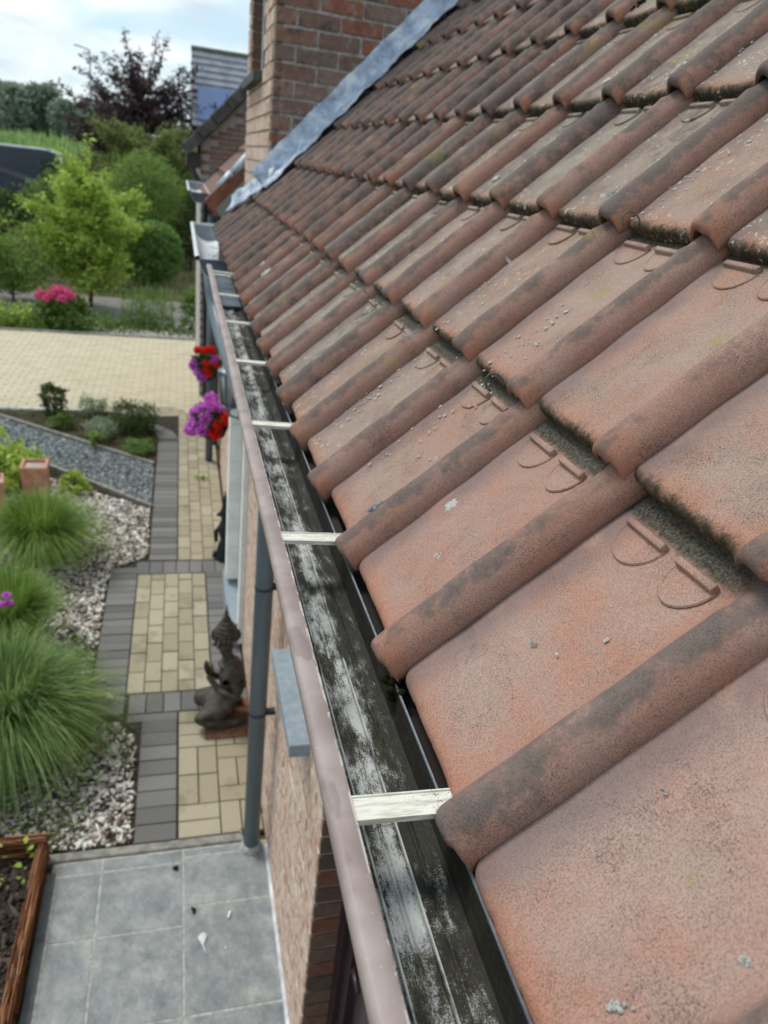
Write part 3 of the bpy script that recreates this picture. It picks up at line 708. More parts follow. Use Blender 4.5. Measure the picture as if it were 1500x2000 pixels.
for j, c in cands:
    r = random.Random(j * 100 + c); y = c * WT + TY; s = j * G
    if not any(visible(rs(s + a, y + bb, 0), 60) for a in (0, .1, .2, .31) for bb in (-.05, .07, .19)): continue
    if n_t >= 296: continue
    dy_, ds_ = ((-.004, -.002), (.008, .006), (.003, .002), (-.003, -.003))[j] if j < 4 else (0, 0)      # the courses were not laid perfectly true
    if j == 0 and c < 1: ds_ -= .006 * (1 - c)
    p = rs(s + ds_ + r.uniform(-.0025, .0025), y + dy_ + r.uniform(-.0015, .0015), NB + r.uniform(-.001, .002))
    o = obj('roof_tile', TM[r.randrange(5)], roof, p); n_t += 1
    o.rotation_euler = (R0 @ Matrix.Rotation(-tilt + r.uniform(-.006, .006), 4, 'Y') @ Matrix.Rotation(r.uniform(-.006, .006), 4, 'Z')).to_euler()
    age = min(1, max(0, (.45 if j == 1 else .85) + .14 * (c - 3) if j else .22 * (c - 1.2))) if not (c <= 1 and j <= 1) else .05
    if j == 0 and c < 2: age = 0.0
    if j == 1 and c <= 2: age = .22
    if j == 2 and c <= 2: age = .5
    age *= 1 - .5 * min(1, max(0, (c - 7) / 7))
    dark = min(1, .18 + .045 * max(0, c) + .07 * j + r.uniform(-.25, .3))
    o.color = (max(0, min(1, age * r.uniform(.75, 1.15))), max(0, dark), 0.15 if j == 0 else 1.0, 1)
print('tiles', n_t)

# lichen blotches on tiles (grown on the roof)
def surf(s, y):                                     # height of the tiled surface over the roof plane
    j = max(0, math.floor(s / G)); x = s - j * G; yl = (y - TY + .056) % WT - .056
    return NB - .084 * x + tprof(yl)
def spot(b, s, y, r, seed, h=.0018):
    q = random.Random(seed); k = 18; V = []; rings = 3
    rad = [q.uniform(.55, 1.2) for _ in range(k)]
    for t in range(1, rings + 1):
        for i in range(k):
            a = 2 * PI * i / k; rr = r * rad[i] * t / rings; ss_, yy = s + rr * math.cos(a), y + rr * math.sin(a)
            V.append(rs(ss_, yy, surf(ss_, yy) + (h + q.uniform(0, .0008) if t < rings else .0002)))
    V.append(rs(s, y, surf(s, y) + h)); f = [((t * k + i), (t * k + (i + 1) % k), ((t + 1) * k + (i + 1) % k), ((t + 1) * k + i)) for t in range(rings - 1) for i in range(k)]
    b.add(V, f + [((i + 1) % k, i, rings * k) for i in range(k)], True)
def blob(b, s, y, n, r, rx=1.0, seed=0, h=.0015):
    q = random.Random(seed); k = 14; ring = []
    for i in range(k):
        a = 2 * PI * i / k; rr = r * q.uniform(.72, 1.12); ring.append(rs(s + rr * rx * math.cos(a), y + rr * math.sin(a), n))
    b.add(ring + [rs(s, y, n + h)], [(i, (i + 1) % k, k) for i in range(k)])
lich = MB()
# ------------------------------------------------------------ gutter
gut = MB()
y0g, y1g = -1.6, 3.12
inner = [(-.0760, -.0015), (-.0750, -.006), (-.0735, -.038), (-.0690, -.058), (-.063, -.0630), (-.0570, -.0640), (-.0555, -.0610), (-.0545, -.0610), (-.0530, -.0645), (-.042, -.0655), (-.0405, -.0680), (-.0385, -.0680), (-.0370, -.0655), (-.0270, -.0650), (-.0258, -.0605), (-.0246, -.0605), (-.0230, -.0655),
         (-.0130, -.0665), (-.0115, -.0690), (-.0095, -.0690), (-.0080, -.0665), (.002, -.0660), (.0070, -.062), (.0095, -.050), (.0110, -.0345), (.0112, -.0325), (.0120, -.0325), (.0123, -.0350), (.0125, -.052), (.010, -.068), (.000, -.0720), (-.06, -.0720), (-.072, -.064), (-.0775, -.040), (-.0790, -.006), (-.0785, -.0015)]
gut.extr(inner, y0g, y1g, 40, True, False)
gutter = hp('gutter', gut, G_IN)
lipp = [(-.0770, -.010), (-.0765, .0005), (-.0790, .0022), (-.0925, .0028), (-.0965, .0010), (-.0985, -.003), (-.0985, -.010), (-.0930, -.022), (-.062, -.085), (-.050, -.100), (.02, -.102), (.02, -.098), (-.048, -.096), (-.058, -.082), (-.0895, -.020), (-.0945, -.008), (-.0900, -.0015), (-.0805, -.0015), (-.0795, -.010)]
lb = MB(); lb.extr(lipp, y0g, y1g, 60, True, True, fn=lambda p: (p[0] + .0008 * math.sin(p[1] * 5), p[1], p[2] + .0007 * math.sin(p[1] * 7 + 1)))
lip = hp('gutter_lip', lb, G_LIP)
try: lip.data.set_sharp_from_angle(angle=math.radians(50))
except Exception: pass
sb = MB(); sb.box((-.0785, -.0128, -.0045), (.010, .0128, .0000), rot=(0, .045, 0), c=(-.078, 0, 0)); sb.box((-.0785, -.0128, -.0001), (.010, -.0112, .0012), rot=(0, .045, 0), c=(-.078, 0, 0)); sb.box((-.0785, .0112, -.0001), (.010, .0128, .0012), rot=(0, .045, 0), c=(-.078, 0, 0))
sm = sb.mesh('gutter_strap', STRAP)
for k in list(range(-2, 7)): obj('gutter_strap', sm, gutter, (0, k * .474, .0), (0, 0, random.uniform(-.012, .012)))
obj('gutter_strap', sm, gutter, (0, 2.93, 0), (0, 0, .02))
MB().box((-.0725, 2.42, -.0632), (.0080, 3.11, -.050)).build('outlet_tray', ZINC_DARK, gutter)
MB().box((.0108, -1.6, -.0335), (.0128, 3.12, -.0312)).build('back_edge', ZINC, gutter)
fb_ = MB(); fb_.box((.0135, -1.6, -.16), (.035, 4.4, -.052)); fb_.box((.035, -1.6, -.16), (.249, 4.4, -.14)); hp('fascia', fb_, simple('dark_fascia_board', (.035, .027, .024), .8))
# white seam along the gutter back, moss clump stuck to it
mb = MB()
for i in range(26):
    a = random.uniform(-.016, .016); mb.lathe([(.001, 0), (.005, .003), (.004, .008), (.0008, .010)], (.012 + random.uniform(-.008, .004), .185 + a, -.040 + random.uniform(-.012, .008)), 6)
obj('moss_tuft', mb.mesh('moss_tuft', MOSS), label='dark moss tuft caught on the gutter back edge below the second eave tile', cat='moss')
mb = MB()
for (s, y, n, k, sp) in ((1.62, 1.00, .006, 60, .022), (.62, 2.1, -.01, 12, .008), (.98, 1.62, -.01, 16, .01), (.25, 1.63, -.02, 14, .010), (.13, 1.64, -.02, 14, .012), (.22, 1.39, -.02, 10, .01), (1.28, 1.55, -.01, 14, .012), (.88, 1.15, -.01, 18, .02)):
    for i in range(k):
        p = rs(s + random.gauss(0, sp * 1.6), y + random.gauss(0, sp * .5) + .03, n - .02 + random.uniform(-.002, .010)); mb.lathe([(.001, -.003), (.0045, .000), (.0035, .004), (.001, .006)], p, 6)
mossp = mb.build('moss_clumps', MOSS, roof, kind='stuff')

# ------------------------------------------------------------ wall
FX = .245
wl = MB()
wl.box((FX + .004, 1.337, GZ - .1), (FX + .115, 8.0, -.02)); wl.box((FX + .004, -1.6, -.85), (FX + .115, 1.337, -.02)); wl.box((FX + .004, -1.6, GZ - .1), (FX + .115, .30, -.85))
wall = hp('wall', wl, MORTAR)
BW, BH = .235, .0825
def brick_me(w, h, d, mat, seed):
    r = random.Random(seed); b = MB(); b.box((-d, -w / 2, -h / 2), (0, w / 2, h / 2))
    v = [(x + (r.uniform(-.0035, .0015) if x < -d / 2 else 0), y + r.uniform(-.002, .002), z + r.uniform(-.002, .002)) for x, y, z in b.v]; b.v = v; return b.mesh('brick', mat)
bm_f = [brick_me(BW - .012, BH - .012, .008, BRICK_F, k) for k in range(5)]
restb = MB(); restd = MB(); nbr = 0; row = 0; z = GZ + BH / 2
facade = []
while z < -.1:
    y = 1.337 + (BW / 2 if row % 2 else 0)
    if row % 2: facade.append((1.337 + BW / 4, z, .5))
    while y < 7.9: facade.append((y + BW / 2, z, 1)); y += BW
    z += BH; row += 1
bm_h = brick_me(BW / 2 - .012, BH - .012, .008, BRICK_F, 77)
for (y, z, k) in facade:
    if 1.60 < y < 2.22 and -1.42 < z < -.5: continue      # window
    if 4.40 < y < 5.2: continue
    if y < 2.75 and z < -.7 and nbr < 150: obj('brick', bm_h if k == .5 else bm_f[random.randrange(5)], wall, (FX + .006, y, z)); nbr += 1
    else: restb.box((FX - .002, y - BW / 2 * k + .006, z - BH / 2 + .006), (FX + .006, y + BW / 2 * k - .006, z + BH / 2 - .006))
# reveal bricks of the door opening, facing the camera
bm_r = []
for k in range(4):
    b = MB(); b.box((-.055, -.006, -BH / 2 + .007), (.055, .004, BH / 2 - .007)); rr = random.Random(k); b.v = [(x + rr.uniform(-.002, .002), y, z + rr.uniform(-.002, .002)) for x, y, z in b.v]; bm_r.append(b.mesh('brick', BRICK_R))
z = GZ + BH / 2
while z < -.9: obj('brick', bm_r[random.randrange(4)], wall, (FX + .056, 1.334, z)); z += BH; nbr += 1
# door in the opening
db = MB(); 
for x0, x1, y0, y1 in ((.345, .40, 1.26, 1.328), (.365, .42, 1.19, 1.262), (.345, .40, .31, .38)): db.box((x0, y0, GZ), (x1, y1, -.85))
db.box((.345, .38, -.93), (.40, 1.26, -.85)); dframe = hp('door_frame', db, DOORF)
dd = MB(); dd.box((.395, .38, GZ), (.43, 1.19, -.93)); dd.box((.387, .50, GZ + .15), (.396, 1.08, GZ + .9)); dd.box((.387, .50, GZ + 1.0), (.396, 1.08, -1.05)); door = hp('door', dd, DOORF)
MB().tube([(.37, 1.12, -2.0), (.35, 1.12, -2.0), (.35, 1.04, -2.0)], .008, 8).build('handle', DOORF, door)
hp('interior_backing', MB().box((.45, -1.6, GZ), (.48, 8, -.02)), UNDER)
# sill + narrow window
hp('window_sill', MB().box((.165, 1.615, -1.50), (FX + .08, 2.205, -1.445), bev=.003), BLUESTONE)
wf = MB(); wf.box((FX + .05, 1.64, -1.445), (FX + .09, 1.69, -.4)); wf.box((FX + .05, 2.13, -1.445), (FX + .09, 2.18, -.4)); wf.box((FX + .05, 1.69, -1.445), (FX + .09, 2.13, -1.40)); wf = hp('window', wf, DOORF)
MB().box((FX + .06, 1.69, -1.40), (FX + .07, 2.13, -.4)).build('pane', GLASS, wf)
# white block door surround with bluestone step
for (x0, yc, zb, zt, w, th) in ((.150, 5.02, -2.76, -.35, .10, .16), (.205, 4.36, -2.95, -.35, .05, .12)):
    sur = hp('door_surround', MB().box((x0 + .004, yc + .004, zb), (FX + .02, yc + th - .004, zt)), MORTAR)
    z = zb
    while z < zt:
        h = random.choice((.20, .26, .30)); MB().box((x0, yc, z + .003), (FX + .0, yc + th, min(z + h, zt) - .003), bev=.002).build('surround_block', WHITE, sur); z += h
hp('door_step', MB().box((.135, 4.42, GZ), (FX + .02, 5.25, -2.80), bev=.004), BLUESTONE)
hp('front_door', MB().box((FX + .02, 4.46, -2.80), (FX + .05, 5.02, -.5)), simple('white_door', (.6, .62, .6), .5))

# ------------------------------------------------------------ downpipes
dp = MB(); dp.tube([(.157, 2.516, GZ + .02), (.157, 2.516, -1.0), (.157, 2.530, -.86), (.150, 2.60, -.76), (.02, 3.95, -.50), (-.005, 4.25, -.42), (-.012, 4.33, -.33), (-.012, 4.34, -.14)], [.043, .043, .043, .043, .045, .047, .055, .07], 20)
pipe = hp('downpipe', dp, PIPE)
for z in (-1.32, -2.05):
    MB().tube([(.157, 2.516, z - .007), (.157, 2.516, z + .007)], .0448, 20).build('pipe_clip', PIPE_DK, pipe)
    MB().box((.19, 2.50, z - .012), (FX + .01, 2.53, z + .012)).build('pipe_bracket', PIPE_DK, pipe)
MB().lathe([(.060, 0), (.062, .01), (.050, .03), (.044, .045)], (.157, 2.516, GZ + .0), 20).build('collar', GROUT, pipe)
# half round zinc gutter beyond the brown one
def half_gutter(parent, xc, z, y0, y1, r, wpx=1):
    b = MB(); pr = [(xc - r * math.cos(PI * k / 16), z - r * math.sin(PI * k / 16)) for k in range(17)]; pi = [(xc - (r - .003) * math.cos(PI * k / 16), z - (r - .003) * math.sin(PI * k / 16)) for k in range(17)][::-1]
    b.extr(pr + pi, y0, y1, 6, True, True); g = hp('zinc_gutter', b, ZINC_PALE, parent) if parent is None else b.build('zinc_gutter', ZINC_PALE, parent)
    MB().tube([(xc - r - .008, y0 - .01, z + .004), (xc - r - .008, y1, z + .004)], .013, 10, False).build('rolled_bead', ZINC_PALE, g)
    for yy, m in ((y0 + .004, ZINC_DARK), (y1 - .004, ZINC)):
        e = MB(); e.extr([(xc - r * math.cos(PI * k / 16), z - r * math.sin(PI * k / 16)) for k in range(17)], yy - .003, yy + .003, 1, True); e.build('end_cap', m, g)
    MB().box((xc - r, y1 - .012, z - .004), (xc + r, y1 + .012, z + .012)).build('gutter_strap', ZINC_PALE, g)
    s = MB()
    P = rng.random((40, 2)) * np.array([r * .6, (y1 - y0) * .8]) + np.array([xc - r * .3, y0 + .1]); V, F = stones(P, z - r + .012, .006, .35)
    obj('silt', fastmesh('silt', V, F, MULCH), g, kind='stuff')
    return g
g1 = half_gutter(None, -.010, -.035, 3.56, 5.46, .110)
MB().lathe([(.05, -.26), (.060, -.20), (.085, -.12), (.09, -.10)], (-.012, 4.34, -.035), 16).build('outlet', ZINC, g1)

# ------------------------------------------------------------ dormer
DX, DY, DE = .297, 4.45, 6.25
dm = MB(); dm.box((DX + .05, DY + .008, -.1), (3.2, DY + .2, 3.2)); dm.box((DX + .008, DY + .03, -.1), (DX + .1, 5.03, 3.2)); dm.box((DX + .008, 6.02, -.1), (DX + .1, DE, 3.2)); dm.box((DX + .008, 5.03, -.1), (DX + .1, 6.02, .93)); dm.box((DX + .05, DE - .2, -.1), (3.2, DE, 3.2))
dm.v = [p for p in dm.v]; dormer = hp('dormer_wall', dm, MORTAR_D)
bh = .0885; bl = .248; nd = 0
def dbrick(cx, cz, w, face):
    me_key = ('d', face, round(w, 2), random.randrange(4))
    if me_key not in cache:
        b = MB()
        if face == 's': b.box((-w / 2 + .008, -.004, -bh / 2 + .009), (w / 2 - .008, .012, bh / 2 - .009))
        else: b.box((-.004, -w / 2 + .007, -bh / 2 + .007), (.012, w / 2 - .007, bh / 2 - .007))
        b.v = [(x + random.uniform(-.003, .003), y + random.uniform(-.003, .003), z + random.uniform(-.003, .003)) for x, y, z in b.v]
        cache[me_key] = b.mesh('brick', BRICK_D if face == 's' else BRICK_F)
    obj('brick', cache[me_key], dormer, (cx, DY, cz) if face == 's' else (DX, cx, cz))
row = 0; z = .03
dlist = []
while z < 1.75:
    x = DX + .0 - (bl / 2 if row % 2 else 0)
    while x < 2.6:
        a, c = max(x, DX), x + bl
        if c * sa / ca < z + .9 or True:
            if a * sa / ca < z + .03 and c - a > .05 and visible(((a + c) / 2, DY, z), 40): dlist.append(((a + c) / 2, z, c - a, 's'))
        x += bl
    y = DY + .012 - (0 if row % 2 else .11)
    while y < DE:
        a, c = max(y, DY + .012), min(y + .22, DE)
        if c - a > .05 and not (z > .93 and c > 5.04 and a < 6.0) and z > .15: dlist.append(((a + c) / 2, z, c - a, 'f'))
        y += .22
    z += bh; row += 1
for q in dlist:
    if nbr < 298: dbrick(*q); nbr += 1
    else:
        cx, cz, w, fc = q
        if fc == 's': restd.box((cx - w / 2 + .007, DY - .004, cz - bh / 2 + .007), (cx + w / 2 - .007, DY + .012, cz + bh / 2 - .007))
        else: restb.box((DX - .004, cx - w / 2 + .007, cz - bh / 2 + .007), (DX + .012, cx + w / 2 - .007, cz + bh / 2 - .007))
restb.build('brick', BRICK_F, wall, kind='stuff'); restd.build('brick', BRICK_D, dormer, kind='stuff')
print('bricks', nbr, len(dlist))
# far jamb of the dormer window in darker brick
rv = MB(); z = .97
while z < 1.75: rv.box((DX + .004, 6.008, z - bh / 2 + .006), (.397, 6.02, z + bh / 2 - .006)); z += bh
rv.build('jamb_brick', BRICK_R, dormer, kind='stuff')
dwin = hp('dormer_window', MB().box((.397, 5.03, .95), (.43, 5.10, 3)).box((.397, 5.96, .95), (.43, 6.02, 3)).box((.397, 5.10, .95), (.43, 5.96, 1.02)), UPVC)
MB().box((.405, 5.10, 1.02), (.415, 5.96, 3)).build('pane', GLASS, dwin)
MB().box((DX - .012, 5.0, .95), (DX - .002, 5.03, 3)).build('trim', UPVC, dwin)
hp('dormer_sill', MB().box((.235, 5.0, .895), (.40, 6.04, .952), bev=.004), simple('dark_bluestone', (.085, .09, .09), .8))
# lead flashing between dormer and roof, stepped and dented
fl = MB(); ns = 60; V = []; rows_ = 7
for i in range(ns + 1):
    s = .40 + (2.75 - .40) * i / ns
    for k in range(rows_):
        t = k / (rows_ - 1)
        wob = .006 * math.sin(s * 23 + k) + .004 * math.sin(s * 61 + 2 * k)
        if t < .45: u = t / .45; p = rs(s, DY - .006 - .002 * k, .015 + (1 - u) * .105 + wob * .5)
        else: u = (t - .45) / .55; p = rs(s, DY - .014 - u * (.150 + .010 * math.sin(s * 20)), .013 + .014 * math.sin(u * PI) + wob * .9)
        V.append(p)
f = [(i * rows_ + k, i * rows_ + k + 1, (i + 1) * rows_ + k + 1, (i + 1) * rows_ + k) for i in range(ns) for k in range(rows_ - 1)]
fl.add(V, f, True)
# corner piece dressed round the dormer front
V = []; n1 = 12
for i in range(n1 + 1):
    t = i / n1; y = DY - .10 + t * .62; s = .44 - t * .26
    for k in range(5):
        u = k / 4; V.append(rs(s - .02 + u * .10 - .03 * t, y, .012 + .05 * u ** 2 + .006 * math.sin(i * 1.7 + k)))
fl.add(V, [(i * 5 + k, i * 5 + k + 1, (i + 1) * 5 + k + 1, (i + 1) * 5 + k) for i in range(n1) for k in range(4)], True)
flash = hp('lead_flashing', fl, LEAD); md = flash.modifiers.new('thick', 'SOLIDIFY'); md.thickness = .003
# wire storm hooks at some tile laps
def hook(s, y, r=.012):
    b = MB(); b.tube([rs(s + r * math.cos(a), y + .3 * r * math.sin(a), -.02 + r * 1.2 * math.sin(a) + .012) for a in [math.radians(k) for k in range(-60, 215, 20)]], .0013, 8); b.build('wire_hook', simple('green_grey_wire', (.10, .11, .09), .6, .4, .3), roof)
for (s, y) in ((.302, .52), (.302, 1.31), (.612, .62), (.918, .66), (.302, 2.1), (.612, 1.62)): hook(s, y)
# lichen patches grown on single tiles
GREYL = simple('grey_lichen_disc', (.30, .32, .33), .95, .1, 0, .3, 300, .8)
for k, (s, y, r, m) in enumerate([(.067, .463, .0125, 1), (.148, .394, .011, 0), (.111, 1.148, .015, 1), (.273, .909, .017, 1), (.131, .108, .004, 0), (.147, -.092, .003, 0), (.045, -.189, .006, 0), (.126, -.206, .005, 0),
        (.100, .318, .006, 0), (.170, .520, .006, 0), (.679, .796, .010, 1), (.683, 1.329, .011, 0), (.39, .563, .006, 0), (.122, 2.54, .032, 0), (.16, 2.50, .02, 0), (.091, 3.769, .035, 1), (.201, 4.38, .04, 1), (.99, 1.3, .011, 0), (1.22, 1.7, .012, 0), (.51, 1.9, .012, 0)]):
    b = MB(); on_roll = (y - TY + .056) % WT < .07
    if r > .009: spot(b, s, y, r, k, .0036 if on_roll else .0014)
    else:
        for q in range(7): spot(b, s + random.gauss(0, r * .45), y + random.gauss(0, r * .45), r * random.uniform(.25, .5), k * 9 + q, .0008)
    b.build('lichen_patch', GREYL if m else LICHEN, roof)
flk = MB(); rr = random.Random(5)
for (s, y, sp, n) in ((.265, .924, .025, 22), (.144, .871, .05, 40), (.19, .87, .05, 30), (.388, .60, .05, 34), (.513, .916, .05, 46), (.471, .95, .05, 40), (.509, .715, .06, 40), (.684, .70, .05, 40), (.75, .66, .05, 40), (1.0, .92, .06, 60), (.968, 1.022, .04, 30), (.22, .60, .06, 22), (.40, .86, .06, 30), (.93, .70, .05, 40), (.12, .65, .05, 14), (.86, 1.15, .06, 26), (.62, 1.2, .06, 18), (.09, .06, .05, 3)):
    for k in range(n):
        s_, y_ = s + rr.gauss(0, sp), y + rr.gauss(0, sp * .45)
        yl = (y_ - TY + .056) % WT - .056
        if yl < .02 or s_ < .01: continue
        r = rr.uniform(.0008, .0032) * (1.5 if rr.random() < .12 else 1); k_ = 7; ring = []
        for i in range(k_):
            a = 2 * PI * i / k_; q = r * rr.uniform(.5, 1.3); a1, a2 = s_ + q * math.cos(a), y_ + q * math.sin(a); ring.append(rs(a1, a2, surf(a1, a2) + .0006))
        flk.add(ring + [rs(s_, y_, surf(s_, y_) + .0017)], [(i, (i + 1) % k_, k_) for i in range(k_)])
flk.build('lichen_flakes', LICHEN, roof, kind='stuff')

# move every direct part so the world coordinates used above hold
for o in list(house.children):
    o.location = (0, 0, -GZ)

# ============================================================ NEIGHBOURING BUILDINGS
h2 = thing('brick_house', 'low house wing with flat brown roof tiles and zinc gutter right behind the dormer', 'house', (0.05, 7.7, GZ))
def rel(o, c): o.location = Vector(o.location) - Vector(c); return o
def part(t, name, b, mat, parent=None, **k):
    o = b.build(name, mat, parent or t, **k)
    if parent is None: o.location = -Vector(t.location)
    return o
part(h2, 'wall', MB().box((.30, 7.75, GZ), (4, 10.99, -.05)), BRICK_G)
def rs2(s, y, n, x0=.05, z0=.0): return (x0 + s * ca - n * sa, y, z0 + s * sa + n * ca)
r2 = MB(); r2.add([rs2(0, 7.72, -.03), rs2(3, 7.72, -.03), rs2(3, 11, -.03), rs2(0, 11, -.03), rs2(0, 7.72, -.12), rs2(3, 7.72, -.12), rs2(3, 11, -.12), rs2(0, 11, -.12)], [(0, 1, 2, 3), (7, 6, 5, 4), (0, 4, 5, 1), (1, 5, 6, 2), (2, 6, 7, 3), (3, 7, 4, 0)])
roof2 = part(h2, 'roof', r2, UNDER)
ft = MB(); ft.box((0, 0, -.012), (.40, .232, .004), bev=.003); ftm = ft.mesh('roof_tile', T_BROWN)
for j in range(4):
    for c in range(14):
        o = obj('roof_tile', ftm, roof2, rs2(-.02 + j * .36, 7.72 + c * .236, .004)); o.rotation_euler = (R0 @ Matrix.Rotation(.045, 4, 'Y')).to_euler(); o.color = (0, .3, 0, 1)
vb = MB(); vb.add([rs2(-.03, 7.70, .02), rs2(2, 7.70, .02), rs2(2, 7.70, -.17), rs2(-.03, 7.70, -.17), rs2(-.03, 7.725, .02), rs2(2, 7.725, .02), rs2(2, 7.725, -.17), rs2(-.03, 7.725, -.17)], [(0, 3, 2, 1), (4, 5, 6, 7), (0, 1, 5, 4), (3, 7, 6, 2), (0, 4, 7, 3)])
part(h2, 'verge', vb, simple('red_brown_verge', (.21, .085, .055), .85))
lb2 = MB(); 
for a, c, w in ((.17, .36, .085), (.36, .62, .10)):
    lb2.tube([rs2(a, 7.75, .005), rs2(c, 7.75, .012)], [w * .5, w * .62], 12)
part(h2, 'lead_cap', lb2, simple('pale_lead', (.42, .47, .53), .5, .4, .3))
half_gutter(h2, -.015, .05, 8.1, 10.6, .10)
for o in h2.children:
    if o.name.startswith('zinc_gutter'): o.location = -Vector(h2.location)
for (x, y) in ((.12, 8.3), (.20, 8.9)): part(h2, 'downpipe', MB().tube([(x, y, GZ), (x, y, -.18)], .045, 12), PIPE)
part(h2, 'window', MB().box((.28, 8.4, -1.4), (.31, 9.0, -.3)), GLASS)

h3 = thing('brick_house', 'pinkish brick gable end with grey tiled verge rising behind the brown roof', 'house', (.05, 11.0, GZ))
g3 = MB(); g3.add([(.06, 11, GZ), (6, 11, GZ), (6, 11, 3.0), (3.2, 11, 3.80), (.06, 11, .52), (.06, 14, GZ), (6, 14, GZ), (6, 14, 3.0), (3.2, 14, 3.80), (.06, 14, .52)], [(0, 1, 2, 3, 4), (9, 8, 7, 6, 5), (0, 4, 9, 5), (4, 3, 8, 9)])
w3 = part(h3, 'wall', g3, MORTAR_D)
bb = MB(); z = -2.98; row = 0
while z < 2.4:
    x = .062 + (.11 if row % 2 else 0)
    while x < (2.0 if z > -.4 else .3):
        if (x - .06) * 1.05 + .48 > z > (x * 1.0 - .6 if x > .3 else -3): bb.box((x + .005, 10.992, z + .005), (x + .215, 11.01, z + .055))
        x += .22
    z += .0625; row += 1
bb.build('brick', BRICK_G, w3, kind='stuff')
A3 = math.atan2(1.203 - .442, .602 + .123)
vt = MB().box((0, 0, -.11), (.30, .30, .03), bev=.01).mesh('verge_tile', simple('dark_grey_verge_tile', (.10, .098, .092), .85, .2, 0, .3, 12))
r3 = part(h3, 'roof', MB().add([(-.17, 10.86, .40), (2.6, 10.86, .40 + 2.77 * math.tan(A3)), (2.6, 14, .40 + 2.77 * math.tan(A3)), (-.17, 14, .40)], [(0, 1, 2, 3)]), simple('dark_grey_roof', (.09, .09, .088), .85))
for k in range(12):
    o = obj('verge_tile', vt, r3, (-.19 + k * .27 * math.cos(A3), 10.80, .45 + k * .27 * math.sin(A3))); o.rotation_euler = (0, -A3 + .05, 0)
part(h3, 'fascia', MB().box((-.13, 10.9, .22), (.06, 13, .40)), DOORF)
part(h3, 'downpipe', MB().tube([(-.10, 10.95, .3), (-.02, 10.93, .15), (.12, 10.93, -.1), (.14, 10.93, GZ)], .035, 10), PIPE_DK)

h4 = thing('neighbour_house', 'distant house with pale ribbed tile roof and two blue solar panels', 'house', (1.1, 30, terrain_z(0, 30)))
rz = math.radians(-3.5)
ph4 = MB(); ph4.box((.35, 31.0, GZ - .2), (8, 38, 1.2)); part(h4, 'wall', ph4, BRICK_D)
r4 = part(h4, 'roof', MB().add([(.21, 30, 1.15), (8, 30, 1.15), (8, 32.6, 3.75), (.21, 32.6, 3.75), (.21, 35.5, 1.15), (8, 35.5, 1.15)], [(0, 1, 2, 3), (3, 2, 5, 4)]), simple('grey_underlay', (.08, .08, .085)))
rib = MB(); rib.tube([(.20, 0, 0), (8, 0, 0)], .052, 8); rib.box((.20, 0, -.07), (8, .35, -.02)); ribm = rib.mesh('roof_course', simple('pale_grey_ribbed_tile', (.30, .31, .34), .8, .3, 0, .2, 3))
for k in range(12):
    if k * .235 > 2.5: break
    obj('roof_course', ribm, r4, (0, 30 + k * .235, 1.2 + k * .235), (PI / 4, 0, 0))
part(h4, 'ridge', MB().tube([(.19, 32.6, 3.80), (8, 32.6, 3.80)], .09, 8), simple('mossy_ridge', (.13, .14, .11), .9))
part(h4, 'fascia_board', MB().box((.21, 32.35, 3.42), (.85, 32.42, 3.66)), simple('cream_board', (.5, .48, .42)))
pm = MB().box((0, 0, 0), (1.02, 1.55, .04)); pm = pm.mesh('solar_panel', simple('blue_solar_glass', (.10, .15, .30), .25, .6, 0, .1, 1, 0))
for k in range(3): obj('solar_panel', pm, r4, (.40 + k * 1.06, 30.12, 1.38), (PI / 4, 0, 0))

# ============================================================ STATUES
def skin(name, verts, edges, mat, parent, sub=2, root=0):
    me = bpy.data.meshes.new(name); me.from_pydata([v[:3] for v in verts], edges, []); me.materials.append(mat)
    o = obj(name, me, parent); sk = o.modifiers.new('skin', 'SKIN'); sk.use_smooth_shade = True
    for i, v in enumerate(verts):
        q = me.skin_vertices[0].data[i]; rr = v[3] if isinstance(v[3], tuple) else (v[3], v[3]); q.radius = rr; q.use_root = (i == root)
    ss_ = o.modifiers.new('sub', 'SUBSURF'); ss_.levels = ss_.render_levels = sub
    return o
sx, sy = .065, 3.60
bud = thing('praying_statue', 'dark weathered kneeling statue with tall pointed crown, hands pressed together, on slatted mat', 'statue', (sx, sy, GZ + .05))
# faces towards -x ; local coordinates
V = [(.08, 0, .10, .105), (.065, 0, .22, .088), (.045, 0, .34, .105), (.035, 0, .42, .080), (.025, 0, .475, .030), (.0, 0, .545, .046), (-.004, 0, .615, .060),      # 0-6 pelvis..head
     (.045, .095, .405, .036), (.075, .135, .26, .030), (-.04, .075, .27, .024), (-.115, .018, .365, .020),      # 7-10 arm +y
     (.045, -.095, .405, .036), (.075, -.135, .26, .030), (-.04, -.075, .27, .024), (-.115, -.018, .365, .020),  # 11-14 arm -y
     (-.05, .085, .090, .080), (-.19, .115, .075, .066), (-.03, .13, .03, .040), (.14, .10, .03, .028),          # 15-18 leg +y
     (-.05, -.085, .090, .080), (-.19, -.115, .075, .066), (-.03, -.13, .03, .040), (.14, -.10, .03, .028)]
E_ = [(0, 1), (1, 2), (2, 3), (3, 4), (4, 5), (5, 6), (3, 7), (7, 8), (8, 9), (9, 10), (3, 11), (11, 12), (12, 13), (13, 14), (0, 15), (15, 16), (16, 17), (17, 18), (0, 19), (19, 20), (20, 21), (21, 22)]
skin('body', V, E_, BRONZE, bud)
hb = MB()
